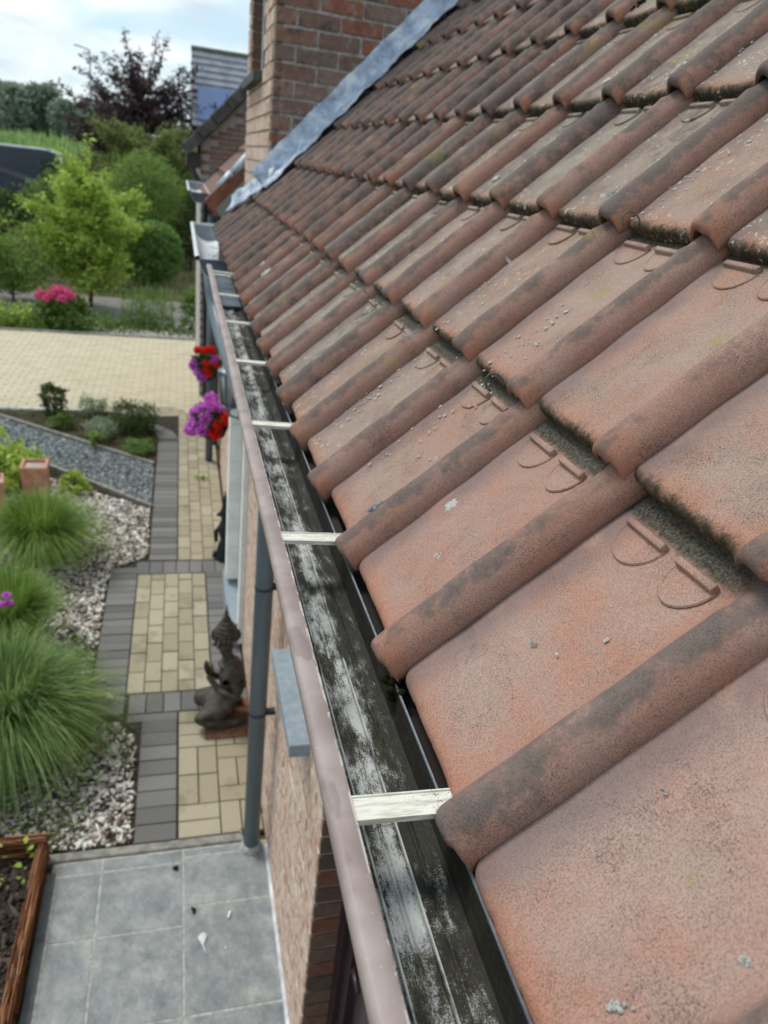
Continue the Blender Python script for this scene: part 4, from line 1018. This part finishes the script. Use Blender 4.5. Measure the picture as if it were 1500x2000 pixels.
for s_ in (1, -1):
    for k, (dz, ln, r) in enumerate(((0, .085, .0085), (.011, .095, .009), (.023, .090, .009), (.034, .078, .008))):
        hb.tube([(-.112 - .0 + dz * .55, s_ * .011, .365 + dz * .2), (-.128 + dz * .6, s_ * .010, .365 + ln * .6), (-.130 + dz * .7, s_ * .008, .365 + ln)], [r, r, r * .6], 8)
    hb.tube([(-.098, s_ * .012, .372), (-.080, s_ * .012, .40), (-.082, s_ * .008, .425)], [.010, .009, .006], 8)
hb.build('hands', BRONZE, bud)
hd = MB(); hd.lathe([(.062, -.004), (.086, .004), (.088, .014), (.066, .022), (.078, .032), (.078, .042), (.058, .050), (.069, .060), (.067, .068), (.048, .076), (.056, .085), (.052, .094), (.034, .102), (.040, .112), (.034, .122), (.020, .130), (.027, .142), (.020, .156), (.010, .168), (.015, .182), (.008, .20), (.003, .245)], (.0, 0, .655), 24)
for k in range(18):
    a = 2 * PI * k / 18; hd.lathe([(.003, -.010), (.013, 0), (.010, .012), (.002, .026)], (.086 * math.cos(a), .086 * math.sin(a), .664), 6)
for s_ in (1, -1): hd.lathe([(.004, -.03), (.020, -.01), (.024, .015), (.012, .04), (.003, .05)], (.02, s_ * .074, .62), 8)
hd.build('crown_headdress', BRONZE, bud)
fb = MB(); fb.tube([(-.052, 0, .622), (-.074, 0, .592), (-.058, 0, .584)], [.007, .013, .008], 8); fb.tube([(-.050, -.016, .566), (-.054, 0, .567), (-.050, .016, .566)], [.003, .006, .003], 8)
for s_ in (1, -1):
    fb.tube([(-.046, s_ * .032, .605), (-.053, s_ * .020, .607), (-.056, s_ * .010, .603)], [.003, .005, .003], 6); fb.tube([(.0, s_ * .054, .62), (.002, s_ * .062, .595), (.0, s_ * .054, .555)], [.006, .011, .008], 8)
fb.build('face', BRONZE, bud)
cb = MB(); cb.lathe([(.062, 0), (.078, .010), (.072, .02), (.060, .028)], (.03, 0, .425), 20)
for s_ in (1, -1): cb.lathe([(.030, -.012), (.036, 0), (.030, .012)], (.062, s_ * .118, .345), 12)
cb.build('collar_and_armbands', BRONZE, bud)
tm = MB()
for k in range(22): tm.box((-.19, -.20 + k * .0182, -.05), (.24, -.187 + k * .0182, -.028), bev=.001)
tm.box((-.17, -.19, -.05), (-.15, .20, -.034)); tm.box((.18, -.19, -.05), (.2, .20, -.034))
matm = thing('slatted_mat', 'reddish brown slatted mat lying under the kneeling statue', 'mat', (.075, 3.55, GZ + .05))
slm = MB().box((-.14, -.0065, -.05), (.17, .0065, -.030), bev=.001).mesh('slat', MAT_R)
for k in range(20): obj('slat', slm, matm, (0, -.15 + k * .0182, 0))
bud.location.z = GZ + .022; bud.scale = (1.0, 1.0, .97)
bf = thing('black_figurine', 'slim black figurine standing on pavers against the house wall', 'statue', (.175, 5.80, GZ))
fg = MB(); fg.lathe([(.072, 0), (.078, .03), (.060, .06), (.068, .10), (.055, .16), (.035, .20), (.050, .27), (.056, .33), (.046, .38), (.028, .41), (.040, .45), (.046, .49), (.032, .53), (.024, .56), (.030, .59), (.012, .64), (.004, .70)], (0, 0, 0), 16)
fg.tube([(-.03, 0, .35), (-.075, .02, .28), (-.07, .02, .18)], [.025, .022, .015], 8); fg.tube([(.0, 0, .46), (-.055, 0, .47), (-.07, 0, .455)], [.025, .022, .010], 8); fg.tube([(-.03, .03, .06), (-.08, .03, .05), (-.09, .0, .02)], [.03, .03, .02], 8)
fg.build('body', BLACKF, bf)

# ============================================================ FLOWER BASKETS, LANTERN
def basket(name, label, c, r, seed, vio, red):
    global rng
    t = thing(name, label, 'flower basket', (FX, c[1], c[2] - .1), 'hanging flower baskets on the house wall')
    cc = Vector(c) - Vector(t.location)
    MB().lathe([(r * .25, -r * 1.15), (r * .55, -r * .95), (r * .72, -r * .5), (r * .76, -r * .45)], tuple(cc), 16).build('bowl', simple('dark_basket', (.05, .045, .04), .9), t)
    MB().tube([(0, 0, .02), (cc.x * .5, 0, cc.z + .02), (cc.x, 0, cc.z)], .006, 6).build('bracket', PIPE_DK, t)
    C = crown([(tuple(cc), (r * .85, r * .9, r * .7), 1)], 60, 22, r * .13, .5); V, F = leaves(C, .035, .8); obj('foliage', fastmesh('foliage', V, F, LF['dark']), t)
    def heads(lst, n, m, nm, hr):
        for k, (dx, dy, dz) in enumerate(lst):
            C = ell(n, (cc.x + dx * r, cc.y + dy * r, cc.z + dz * r), (hr, hr, hr * .85), .6); V, F = leaves(C, .020, .9, 0); obj(nm, fastmesh(nm, V, F, m), t)
    heads(vio, 420, LF['violet'], 'violet_bloom', r * .34); heads(red, 260, LF['red'], 'red_bloom', r * .24)
basket('flower_basket', 'nearer hanging basket with a big violet cushion and red blooms beside the lantern', (.065, 6.0, -1.66), .19, 1,
       [(-.55, -.3, .35), (-.75, .1, .1), (-.65, -.2, -.25), (-.2, -.5, .6), (-.35, -.7, .15), (-.85, .2, -.45), (-.1, .2, .75), (.25, -.4, .55), (-.3, -.6, -.15), (-1.0, .1, -.75), (.6, -.3, .45), (-.5, -.5, -.55)],
       [(.35, -.75, .05), (.55, -.75, .25), (.15, -.85, -.15), (.65, -.7, -.05), (-.05, -.8, -.55), (.1, -.75, -.7)])
basket('flower_basket', 'farther hanging basket with red blooms on top of violet ones', (.065, 8.0, -1.70), .18, 2,
       [(-.6, -.3, .1), (-.75, -.1, -.2), (-.5, -.5, -.45), (-.25, -.5, -.8), (.45, -.3, .35), (.25, -.4, .2), (-.1, -.3, -.6)],
       [(-.15, -.4, .85), (.15, -.3, .95), (.35, -.2, .8), (-.55, -.3, .85), (-.05, -.8, .15), (-.0, -.85, -.15), (.1, -.85, -.45), (.5, -.6, .0)])
lt = thing('wall_lantern', 'grey metal wall lantern with glass panes beside the violet flowers', 'lantern', (FX, 4.72, -.99))
lt.scale = (1.25, 1.25, 1.25)
cx = -.100
MB().lathe([(.012, .115), (.018, .10), (.062, .07), (.070, .062), (.066, .055)], (cx, 0, 0), 6).build('lantern_roof', ZINC, lt)
lf = MB()
for k in range(6):
    a = 2 * PI * k / 6; lf.tube([(cx + .060 * math.cos(a), .060 * math.sin(a), .058), (cx + .040 * math.cos(a), .040 * math.sin(a), -.135)], .005, 6)
lf.lathe([(.044, -.145), (.048, -.138), (.044, -.130)], (cx, 0, 0), 12); lf.tube([(cx, 0, -.14), (cx, 0, -.19), (cx + .05, 0, -.21), (0, 0, -.10)], .009, 8); lf.box((-.012, -.03, -.18), (0, .03, .02)); lf.build('frame', PIPE, lt)
lg = MB(); lg.lathe([(.036, -.13), (.054, .055)], (cx, 0, 0), 6); lg.build('lantern_glass', simple('milky_lantern_glass', (.33, .34, .35), .15, .6, 0, .1, 8, 0), lt)

# ============================================================ TERRACE EDGE THINGS
pl = thing('planter', 'woven brown fibre planter border filled with bark beside the slate terrace', 'planter', (-.9, 2.5, GZ))
def fence_fibres(name, p0, p1, h, n):
    V = []; F = []; p0 = np.array(p0); p1 = np.array(p1); Ld = np.linalg.norm(p1 - p0); d = (p1 - p0) / Ld; nn = np.array([-d[1], d[0]])
    b = MB()
    for i in range(n):
        r = random.Random(i + int(Ld * 100)); a = r.uniform(-.05, Ld * .9); ln = r.uniform(.18, .5); z = h * r.random() ** .8; off = r.gauss(0, .010); sag = r.uniform(-.014, .014)
        pts = []
        for k in range(4):
            t = min(Ld + .02, a + ln * k / 3); q = p0 + d * t + nn * (off + r.gauss(0, .003)); pts.append((q[0], q[1], GZ + .005 + max(0.005, z + sag * math.sin(k) + r.gauss(0, .003))))
        b.tube(pts, r.uniform(.0018, .0042), 4, False)
    m = b.build(name, WICK, pl, kind=None); m.location = -Vector(pl.location); return m
fence_fibres('woven_side', (-.905, 2.58), (-.925, .6), .15, 900)
fence_fibres('woven_back', (-1.75, 2.60), (-.905, 2.59), .17, 520)
part(pl, 'core', MB().box((-.922, .6, GZ), (-.905, 2.56, GZ + .13)).box((-1.75, 2.585, GZ), (-.91, 2.60, GZ + .15)), simple('fibre_core', (.07, .03, .018), .95))
MB().poly([(-1.9, .3), (-.92, .3), (-.915, 2.58), (-1.9, 2.58)], GZ - .02, GZ + .035).build('mulch_bed', MULCHB, kind='structure', label='dark bark mulch bed inside the woven border')
P = scatter([(-1.6, 1.2), (-.93, 1.2), (-.925, 2.57), (-1.6, 2.57)], 5200); V, F = stones(P, GZ + .045, .019, .35, .5); obj('bark_mulch', fastmesh('bark', V, F, MULCH), kind='stuff', label='chunky dark bark mulch inside the woven border', cat='mulch')
def pot(label, c, w, h, tilt):
    t = thing('terracotta_pot', label, 'pot', c, 'square terracotta chimney pots'); b = MB(); a = w / 2; e = .022
    o_ = [(-a, -a), (a, -a), (a, a), (-a, a)]; i_ = [(x * (1 - e / a), y * (1 - e / a)) for x, y in o_]
    v = [(x * .93, y * .93, 0) for x, y in o_] + [(x, y, h - .05) for x, y in o_] + [(x * 1.06, y * 1.06, h - .035) for x, y in o_] + [(x * 1.06, y * 1.06, h - .006) for x, y in o_] + [(x * 1.02, y * 1.02, h) for x, y in o_] + [(x, y, h) for x, y in i_] + [(x, y, h - .09) for x, y in i_]
    f = [(l * 4 + k, l * 4 + (k + 1) % 4, l * 4 + 4 + (k + 1) % 4, l * 4 + 4 + k) for l in range(6) for k in range(4)] + [(24, 25, 26, 27)]
    b.add(v, f); bo = b.build('body', TERRA, t); t.rotation_euler = (0, 0, tilt)
    MB().box((-a + .02, -a + .02, h - .075), (a - .02, a - .02, h - .03)).build('filling', simple('pale_pot_filling', (.42, .37, .33), .9), t)
pot('taller square terracotta pot with pale filling behind the grass tuft', (-1.615, 7.0, GZ), .235, .46, .05)
pot('leaning square terracotta pot at the left photo edge', (-1.97, 6.75, GZ), .23, .40, .2)

# debris on the terrace
for k, (x, y, r) in enumerate(((-.245, 2.43, .012), (-.155, 2.17, .013))):
    b = MB()
    for i in range(10): b.lathe([(.001, -.003), (.007, .002), (.005, .009), (.001, .012)], (random.gauss(0, r * .5), random.gauss(0, r * .5), 0), 6)
    obj('moss_clod', b.mesh('moss_clod', MOSS), None, (x, y, GZ + .010), label=('dark moss clod near the downpipe end of the terrace', 'dark moss clod between the slate joint and the white feather')[k], cat='moss', group='moss clods fallen on the terrace')
b = MB(); b.add([(-.004, 0, 0), (.004, 0, 0), (.022, .045, .004), (.008, .058, .012), (-.012, .056, .006), (-.024, .040, .003)], [(0, 1, 2, 3, 4, 5)]); b.tube([(0, .005, .002), (.008, -.035, .003), (.016, -.05, .002)], [.004, .003, .001], 6)
obj('feather', b.mesh('feather', SHELL), None, (-.115, 1.98, GZ + .010), label='small white feather lying on the middle of the slate terrace', cat='feather')
obj('twig_stub', MB().tube([(0, 0, 0), (.012, .035, 0)], .006, 8).mesh('twig_stub', SHELL), None, (.01, 2.10, GZ + .013), label='short pale stick end on the slate near the wall', cat='stick')
P = rng.random((26, 2)) * np.array([.9, 1.3]) + np.array([-.75, 1.2]); V, F = stones(P, GZ + .008, .004, .5, .6); obj('terrace_crumbs', fastmesh('crumbs', V, F, SHELL), kind='stuff', label='pale crumbs scattered over the slate', cat='crumbs')

# ============================================================ NEAR PLANTS
def grass(label, c, n, L_, spread, droop, mat, width=.005, group='ornamental grass tufts beside the path', base=.10, lean=(0, 0)):
    t = thing('grass_tuft', label, 'ornamental grass', c, group)
    V, F = blades(n, base, L_, spread, droop, width, lean=lean); obj('blades', fastmesh('blades', V, F, mat), t)
    V, F = blades(n // 7, base * 1.1, L_ * .95, spread * 1.15, droop * .8, width); obj('dry_blades', fastmesh('dry_blades', V, F, LF['soft']), t)
grass('large bright green grass tuft in front of the terracotta pots', (-1.42, 5.85, GZ), 5000, .95, .64, .52, LF['grass'], .0055, base=.15, lean=(.05, -.05))
grass('smaller upright green grass tuft between the two big ones', (-1.42, 4.55, GZ), 3600, .84, .46, .42, LF['grass'], .0055, base=.14, lean=(.04, .05))
grass('big drooping blue green grass tuft in the foreground', (-1.24, 3.50, GZ), 6200, 1.10, .60, .60, LF['sedge'], .0058, base=.18, lean=(.05, -.05))
grass('low arching grass tuft nearest the woven planter', (-1.45, 2.95, GZ), 1800, .55, .55, .62, LF['sedge'], .005, base=.10, lean=(.05, 0))
def bl(n=1): return None
def near(label, name, cat, x, y, r, h, mat, n=60, per=30, size=.03, group=None, aspect=.5, shell=.4, up=.3):
    return plant(name, label, cat, (x, y, GZ), [((0, 0, h * .5), (r, r, h * .5), 1)], n, per, r * .13, size, LF[mat], (.012, h * .7, 7), group, aspect, shell, up=up)
near('upright dark shrub at the driveway side of the bed', 'shrub', 'shrub', -1.85, 9.85, .17, .46, 'dark', 55, 26, .04)
near('small feathery silver green plant in the back of the bed', 'shrub', 'shrub', -1.38, 9.95, .20, .30, 'silver', 50, 26, .03)
near('silver leaved cushion in the middle of the bed', 'shrub', 'shrub', -1.16, 9.05, .22, .24, 'silver', 60, 30, .028)
near('dark leaved bushy shrub in the right part of the bed', 'shrub', 'shrub', -.80, 9.25, .30, .42, 'dark', 90, 34, .032)
near('low green cushion plant at the pointed end of the bed', 'shrub', 'shrub', -.70, 8.50, .17, .20, 'box', 60, 34, .02)
near('small round green cushion left in the bed', 'shrub', 'shrub', -1.70, 9.35, .15, .20, 'mid', 40, 26, .03)
near('pale green sprig between the silver cushion and the gravel', 'shrub', 'shrub', -1.20, 8.75, .12, .20, 'soft', 24, 18, .03)
near('leafy lime perennial behind the terracotta pots', 'shrub', 'shrub', -2.05, 7.55, .42, .42, 'lime', 70, 22, .07, aspect=.8)
near('lime green plant left of the pots at the photo edge', 'shrub', 'shrub', -2.6, 8.6, .35, .4, 'lime', 50, 20, .06, aspect=.8)
near('small broadleaf plant right of the terracotta pot', 'shrub', 'shrub', -1.30, 7.30, .15, .24, 'lime', 22, 14, .055, aspect=.6)
pk = thing('pink_flower', 'pair of pink flower heads above the grass at the left photo edge', 'flower', (-1.315, 4.15, GZ + .20))
for (x, z) in ((0, .48), (.01, .42), (-.03, .415)):
    V, F = leaves(ell(160, (x, 0, z), (.028, .028, .018), .5), .014, .8); obj('bloom', fastmesh('bloom', V, F, LF['violet']), pk)
MB().tube([(0, 0, 0), (.0, .01, .46)], .003, 6).build('stem', BARK, pk)
# ground covers
def cover(name, label, poly, n, h, size, mat, aspect=.5, z0=GZ):
    P = scatter(poly, n); C = np.concatenate([P, (z0 + rng.random(len(P))[:, None] ** 1.5 * h)], 1) + rng.normal(size=(len(P), 3)) * [0, 0, .0]
    V, F = leaves(C, size, aspect, .5); obj(name, fastmesh(name, V, F, LF[mat]), kind='stuff', label=label, cat='ground cover')
cover('bed_weeds', 'low green plants covering the soil of the bed', [(-3.2, 10.0), (-1.3, 9.98), (-.7, 9.6), (-.55, 8.3), (-2.49, 9.8)], 2600, .08, .03, 'mid')
cover('creeping_greenery', 'small creeping leaves in the chips by the terrace', [(-1.1, 2.62), (-.62, 2.62), (-.75, 2.78), (-.72, 3.3), (-.95, 3.2)], 420, .06, .028, 'mid')
cover('path_edge_greenery', 'creeping greenery between grasses and grey border pavers', [(-1.0, 3.4), (-.74, 3.4), (-.83, 4.2), (-.86, 4.6), (-1.05, 4.6)], 900, .10, .03, 'mid')
cover('planter_ivy', 'bright little leaves trailing over the woven planter corner', [(-1.12, 2.35), (-.90, 2.35), (-.90, 2.70), (-1.12, 2.70)], 70, .24, .028, 'lime', .7)
wd = near('single weed growing at the foot of the downpipe', 'weed', 'weed', .12, 2.60, .03, .07, 'lime', 5, 5, .028, aspect=.8)
near('small weed growing out of yellow pavers by the wall', 'weed', 'weed', .03, 7.7, .09, .05, 'lime', 8, 8, .03)

# ============================================================ BEYOND THE DRIVEWAY
cover('border_greenery', 'leafy border along the far side of the driveway', [(-7, 14.95), (-1.7, 14.9), (-1.2, 15.4), (-.1, 15.3), (-.1, 15.6), (-1.3, 15.75), (-1.7, 16.1), (-7, 16.2)], 13000, .26, .06, 'mid')
cover('border_wisps', 'sparse low weeds in the pale chips at the right of the border', [(-1.7, 14.95), (.1, 14.95), (.1, 15.4), (-1.5, 15.5)], 700, .10, .05, 'mid')
P = scatter([(-1.9, 14.9), (.1, 14.9), (.1, 15.9), (-1.9, 15.9)], 4000); V, F = stones(P, GZ + .0, .02, .4, .5); obj('border_chips', fastmesh('chips', V, F, CHIP), kind='stuff', label='pale chips at the right end of the far border', cat='stone chips')
cover('border_lime_greenery', 'yellow green patch in the border at the left', [(-7, 15.0), (-2.9, 14.95), (-3.1, 15.7), (-7, 15.9)], 5000, .38, .07, 'lime')
hy = plant('hydrangea', 'hydrangea bush with pink flower heads by the driveway', 'hydrangea', (-2.48, 15.5, GZ), [((0, 0, .32), (.48, .40, .32), 1)], 90, 26, .05, .075, LF['mid'], (.02, .4, 8), aspect=.75)
for k in range(17):
    a = rng.random() * 2 * PI; rr_ = .42 * rng.random() ** .5; V, F = leaves(ell(220, (rr_ * math.cos(a), rr_ * math.sin(a) - .12, .46 + .22 * (1 - rr_ / .5) + .1 * rng.random()), (.085, .085, .065), .7), .03, .85, 0); obj('bloom', fastmesh('bloom', V, F, LF['pink']), hy)
for k, (x, y) in enumerate([(-1.28, 15.75), (-1.06, 15.85), (-.86, 15.65), (-.62, 15.9), (-.42, 15.7), (-.98, 15.6), (-.72, 15.75)]):
    t = thing('tall_perennial', ('leftmost', 'second', 'thickest', 'sparse', 'rightmost', 'leaning', 'middle')[k] + ' thin stemmed perennial in front of the grey lane', 'perennial', (x, y, GZ), 'tall thin perennials in the border'); V, F = blades(16, .10, .95 + .2 * random.random(), .22, .08, .012); obj('stems', fastmesh('stems', V, F, LF['soft']), t)
    V, F = leaves(crown([((0, 0, .45), (.14, .14, .45), 1)], 24, 8, .04, .1), .05, .35); obj('foliage', fastmesh('foliage', V, F, LF['mid']), t)
near('bushy green shrub at the corner below the zinc gutter', 'shrub', 'shrub', .12, 15.6, .34, .95, 'mid', 80, 30, .06)
shoots('young_tree', 'tall lime green young tree in the middle of the garden', 'tree', (-2.15, 17.5, GZ), [(26, 1.5, 2.2, .75, .85, 300, .085, .8), (34, .9, 1.7, 1.15, .45, 300, .10, .7), (26, .15, .9, .9, .5, 200, .10, .6), (5, 2.0, 2.3, .25, 1.1, 130, .05, .8)], .085, LF['lime'], (.05, 2.3))
shoots('shrub', 'lime green shrub behind the young tree', 'shrub', (-2.1, 20.6, GZ), [(40, .5, 1.6, 1.1, .9, 260, .11, .6)], .085, LF['lime'], (.04, 1.8))
plant('willow_shrub', 'soft rounded mid green shrub behind the lime ones', 'shrub', (-1.15, 23.4, GZ), [((0, 0, 2.15), (1.05, .9, 1.0), 1)], 360, 40, .12, .085, LF['soft'], (.06, 1.2, 8), None, .25, .55)
plant('clipped_bush', 'clipped dark green rounded bush beside the lane', 'shrub', (-1.05, 21.2, GZ), [((0, 0, .78), (.86, .65, .80), 1), ((.25, 0, .95), (.55, .5, .62), .4)], 640, 46, .045, .045, LF['box'], (.05, .5, 5), None, .6, .86)
shoots('olive_conifer', 'broad olive green conifer behind the soft shrub', 'tree', (-1.1, 27.0, GZ), [(60, .3, 2.4, 2.1, .9, 460, .17, .8), (46, 2.0, 3.3, 1.7, .75, 400, .15, .8)], .12, LF['olive'], (.14, 3.3), .34)
shoots('purple_beech', 'tall dark purple leaved tree against the sky', 'tree', (-1.5, 31.0, GZ), [(60, .6, 3.0, 2.5, .7, 420, .20, .8), (52, 2.8, 4.3, 2.7, .8, 170, .15, .8), (26, 4.2, 5.2, 1.9, .9, 100, .12, .8), (9, 4.6, 5.2, 1.1, 1.5, 80, .09, .8)], .13, LF['purple'], (.16, 5.3))
b = MB(); 
plant('hedge', 'grey green hedge at the left photo edge', 'hedge', (-6.0, 25.5, GZ), [((0, 0, .95), (1.9, .9, .85), 1)], 420, 36, .12, .10, LF['dark'], (.05, .8, 6), None, .5, .6)
shoots('rose_bush', 'loose arching bush at the left photo edge in front of the lane', 'shrub', (-3.75, 17.6, GZ), [(46, .1, .8, 1.0, 1.0, 150, .09, .8)], .07, LF['soft'], (.03, .8))
plant('shrub', 'low olive shrub between the rose bush and the young tree', 'shrub', (-3.3, 21.5, GZ), [((0, 0, .8), (1.1, .8, .8), 1)], 160, 30, .10, .08, LF['olive'], (.04, .6, 6), None, .4, .5)
plant('shrub', 'dark shrub under the gutter at the right of the clipped bush', 'shrub', (.1, 24.5, GZ), [((0, 0, 1.3), (.8, .7, 1.3), 1)], 150, 30, .12, .09, LF['dark'], (.04, .9, 6), None, .5, .5)
plant('shrub', 'mid green background shrub left of the conifer', 'shrub', (-3.9, 29.0, GZ), [((0, 0, 1.2), (1.5, 1, 1.2), 1)], 220, 34, .14, .11, LF['mid'], (.06, 1, 6), None, .5, .5)
V, F = blades(9000, 1, .42, .35, .3, .012)
Pm = scatter([(-12, 18.9), (1.2, 18.9), (1.2, 30), (-12, 34)], 9000); Pm = np.resize(Pm, (9000, 2)); V = V.reshape(9000, -1, 3); V[:, :, :2] -= V[:, :1, :2]; V[:, :, 0] += Pm[:, :1]; V[:, :, 1] += Pm[:, 1:]; V[:, :, 2] += GZ - .02
obj('meadow_grass', fastmesh('meadow', V.reshape(-1, 3), F, LF['dry']), kind='stuff', label='dry pale meadow grass beyond the grey lane', cat='grass')
# maize field and treeline
n = 15000; Pm = np.stack([rng.uniform(-30, -1, n), rng.uniform(44, 62, n)], 1); V, F = blades(n, .01, 1.7, .34, .35, .11, segs=4); V = V.reshape(n, -1, 3); V[:, :, 0] += Pm[:, :1]; V[:, :, 1] += Pm[:, 1:]
V[:, :, 2] += np.array([terrain_z(0, q) for q in Pm[:, 1]])[:, None]; obj('maize_field', fastmesh('maize', V.reshape(-1, 3), F, LF['maize']), kind='stuff', label='bright green maize field behind the parked van', cat='maize')
for k, x in enumerate(np.linspace(-27, -7, 12)):
    r = random.Random(k); h = 5.5 + r.uniform(-.5, .5) - (1.2 if x > -16 else 0)
    plant('poplar_tree', ('', 'second ', 'third ', 'fourth ', 'fifth ', 'sixth ', 'seventh ', 'eighth ', 'ninth ', 'tenth ', 'eleventh ', 'last ')[k] + 'tree from the left in the hazy tree line behind the maize' if k else 'first tree from the left in the hazy tree line behind the maize', 'tree', (x, 112 + r.uniform(-2, 2), terrain_z(0, 110)),
          [((0, 0, h * .5), (1.5, 1.3, h * .52), 1), ((r.uniform(-.5, .5), 0, h * .82), (.8, .8, h * .2), .35)], 150, 22, .35, .42, LF['poplar'], (.15, h * .6, 5), 'tree line behind the maize field', .55, .55)

# ============================================================ VEHICLES, LAMP
def van(label, loc, L_, Wd, H, paint, rz, cat):
    t = thing('parked_van' if H > 1.8 else 'parked_car', label, cat, loc); t.rotation_euler = (0, 0, rz)
    if H > 1.8: side = [(-L_ / 2, .35), (-L_ / 2, H - .12), (-L_ / 2 + .12, H), (L_ / 2 - 1.55, H), (L_ / 2 - 1.25, H - .08), (L_ / 2 - .72, 1.32), (L_ / 2 - .12, 1.02), (L_ / 2, .82), (L_ / 2, .35)]
    else: side = [(-L_ / 2, .3), (-L_ / 2, .85), (-L_ / 2 + .15, .98), (-L_ / 2 + .7, H - .06), (-L_ / 2 + 1.0, H), (L_ / 2 - 1.9, H), (L_ / 2 - 1.6, H - .06), (L_ / 2 - 1.0, .98), (L_ / 2 - .15, .85), (L_ / 2, .6), (L_ / 2, .3)]
    b = MB(); n = len(side); w = Wd / 2
    v = [(x, s * w * (1 if z < 1.1 else .93), z) for s in (-1, 1) for x, z in side]; b.add(v, [tuple(range(n)), tuple(range(n, 2 * n))[::-1]] + [(i, n + i, n + (i + 1) % n, (i + 1) % n) for i in range(n)])
    body = b.build('body', paint, t); bv = body.modifiers.new('bevel', 'BEVEL'); bv.width = .025; bv.segments = 3
    for s in (-1, 1):
        for x in (-L_ / 2 + .95, L_ / 2 - .85):
            wh = MB(); wh.tube([(x, s * (w - .18), .33), (x, s * (w + .02), .33)], .33, 20); o = wh.build('wheel', simple('tyre', (.02, .02, .02), .9), t)
            MB().tube([(x, s * (w + .015), .33), (x, s * (w + .03), .33)], .19, 14).build('rim', ZINC, o)
        wz = H * .62; MB().box((L_ / 2 - 1.9, s * (w * .965) - .006, wz), (L_ / 2 - 1.15, s * (w * .965) + .006, H - .32)).build('side_window', GLASS, t)
        MB().box((L_ / 2 - .10, s * w * .75 - .14, .70), (L_ / 2 + .02, s * w * .75 + .14, .86)).build('headlight', UPVC, t)
        MB().box((L_ / 2 - 1.35, s * (w + .02), wz - .06), (L_ / 2 - 1.15, s * (w + .2), wz + .16)).build('mirror', PIPE_DK, t)
        if H > 1.8:
            MB().box((-L_ / 2 + .3, s * (w * .955) - .004, 1.55), (L_ / 2 - 2.1, s * (w * .955) + .012, 1.60)).build('side_rail', ZINC, t)
    MB().box((-L_ / 2 - .02, -w * .8, .4), (-L_ / 2 + .02, w * .8, .6)).build('bumper', PIPE_DK, t)
    if H > 1.8: MB().box((-L_ / 2 + .3, -w * .80, H + .0), (L_ / 2 - 1.7, w * .80, H + .035)).build('roof_panel', simple('pale_van_roof', (.45, .47, .48), .5), t)
van('dark navy panel van parked before the maize field', (-6.9, 36.0, GZ - .03), 6.2, 2.0, 2.72, simple('navy_van_paint', (.030, .040, .065), .25, .6, 0, .1, 1, 0), math.radians(0), 'van')
van('dark red car parked at the left edge before the van', (-8.4, 32.3, GZ + .1), 4.2, 1.75, 1.62, simple('dark_red_paint', (.16, .02, .025), .25, .6, 0, .1, 1, 0), 0, 'car')
sl = thing('street_lamp', 'thin grey street lamp standing alone against the sky', 'street lamp', (-6.0, 60, terrain_z(0, 60)))
zt = 5.55 - terrain_z(0, 60)
MB().tube([(0, 0, 0), (0, 0, zt)], [.09, .05], 8).build('pole', ZINC, sl); MB().tube([(0, 0, zt - .02), (-.55, 0, zt + .10)], .04, 8).build('arm', ZINC, sl); MB().box((-.95, -.1, zt + .08), (-.5, .1, zt + .15), rot=(0, .1, 0)).build('lamp_head', ZINC, sl)
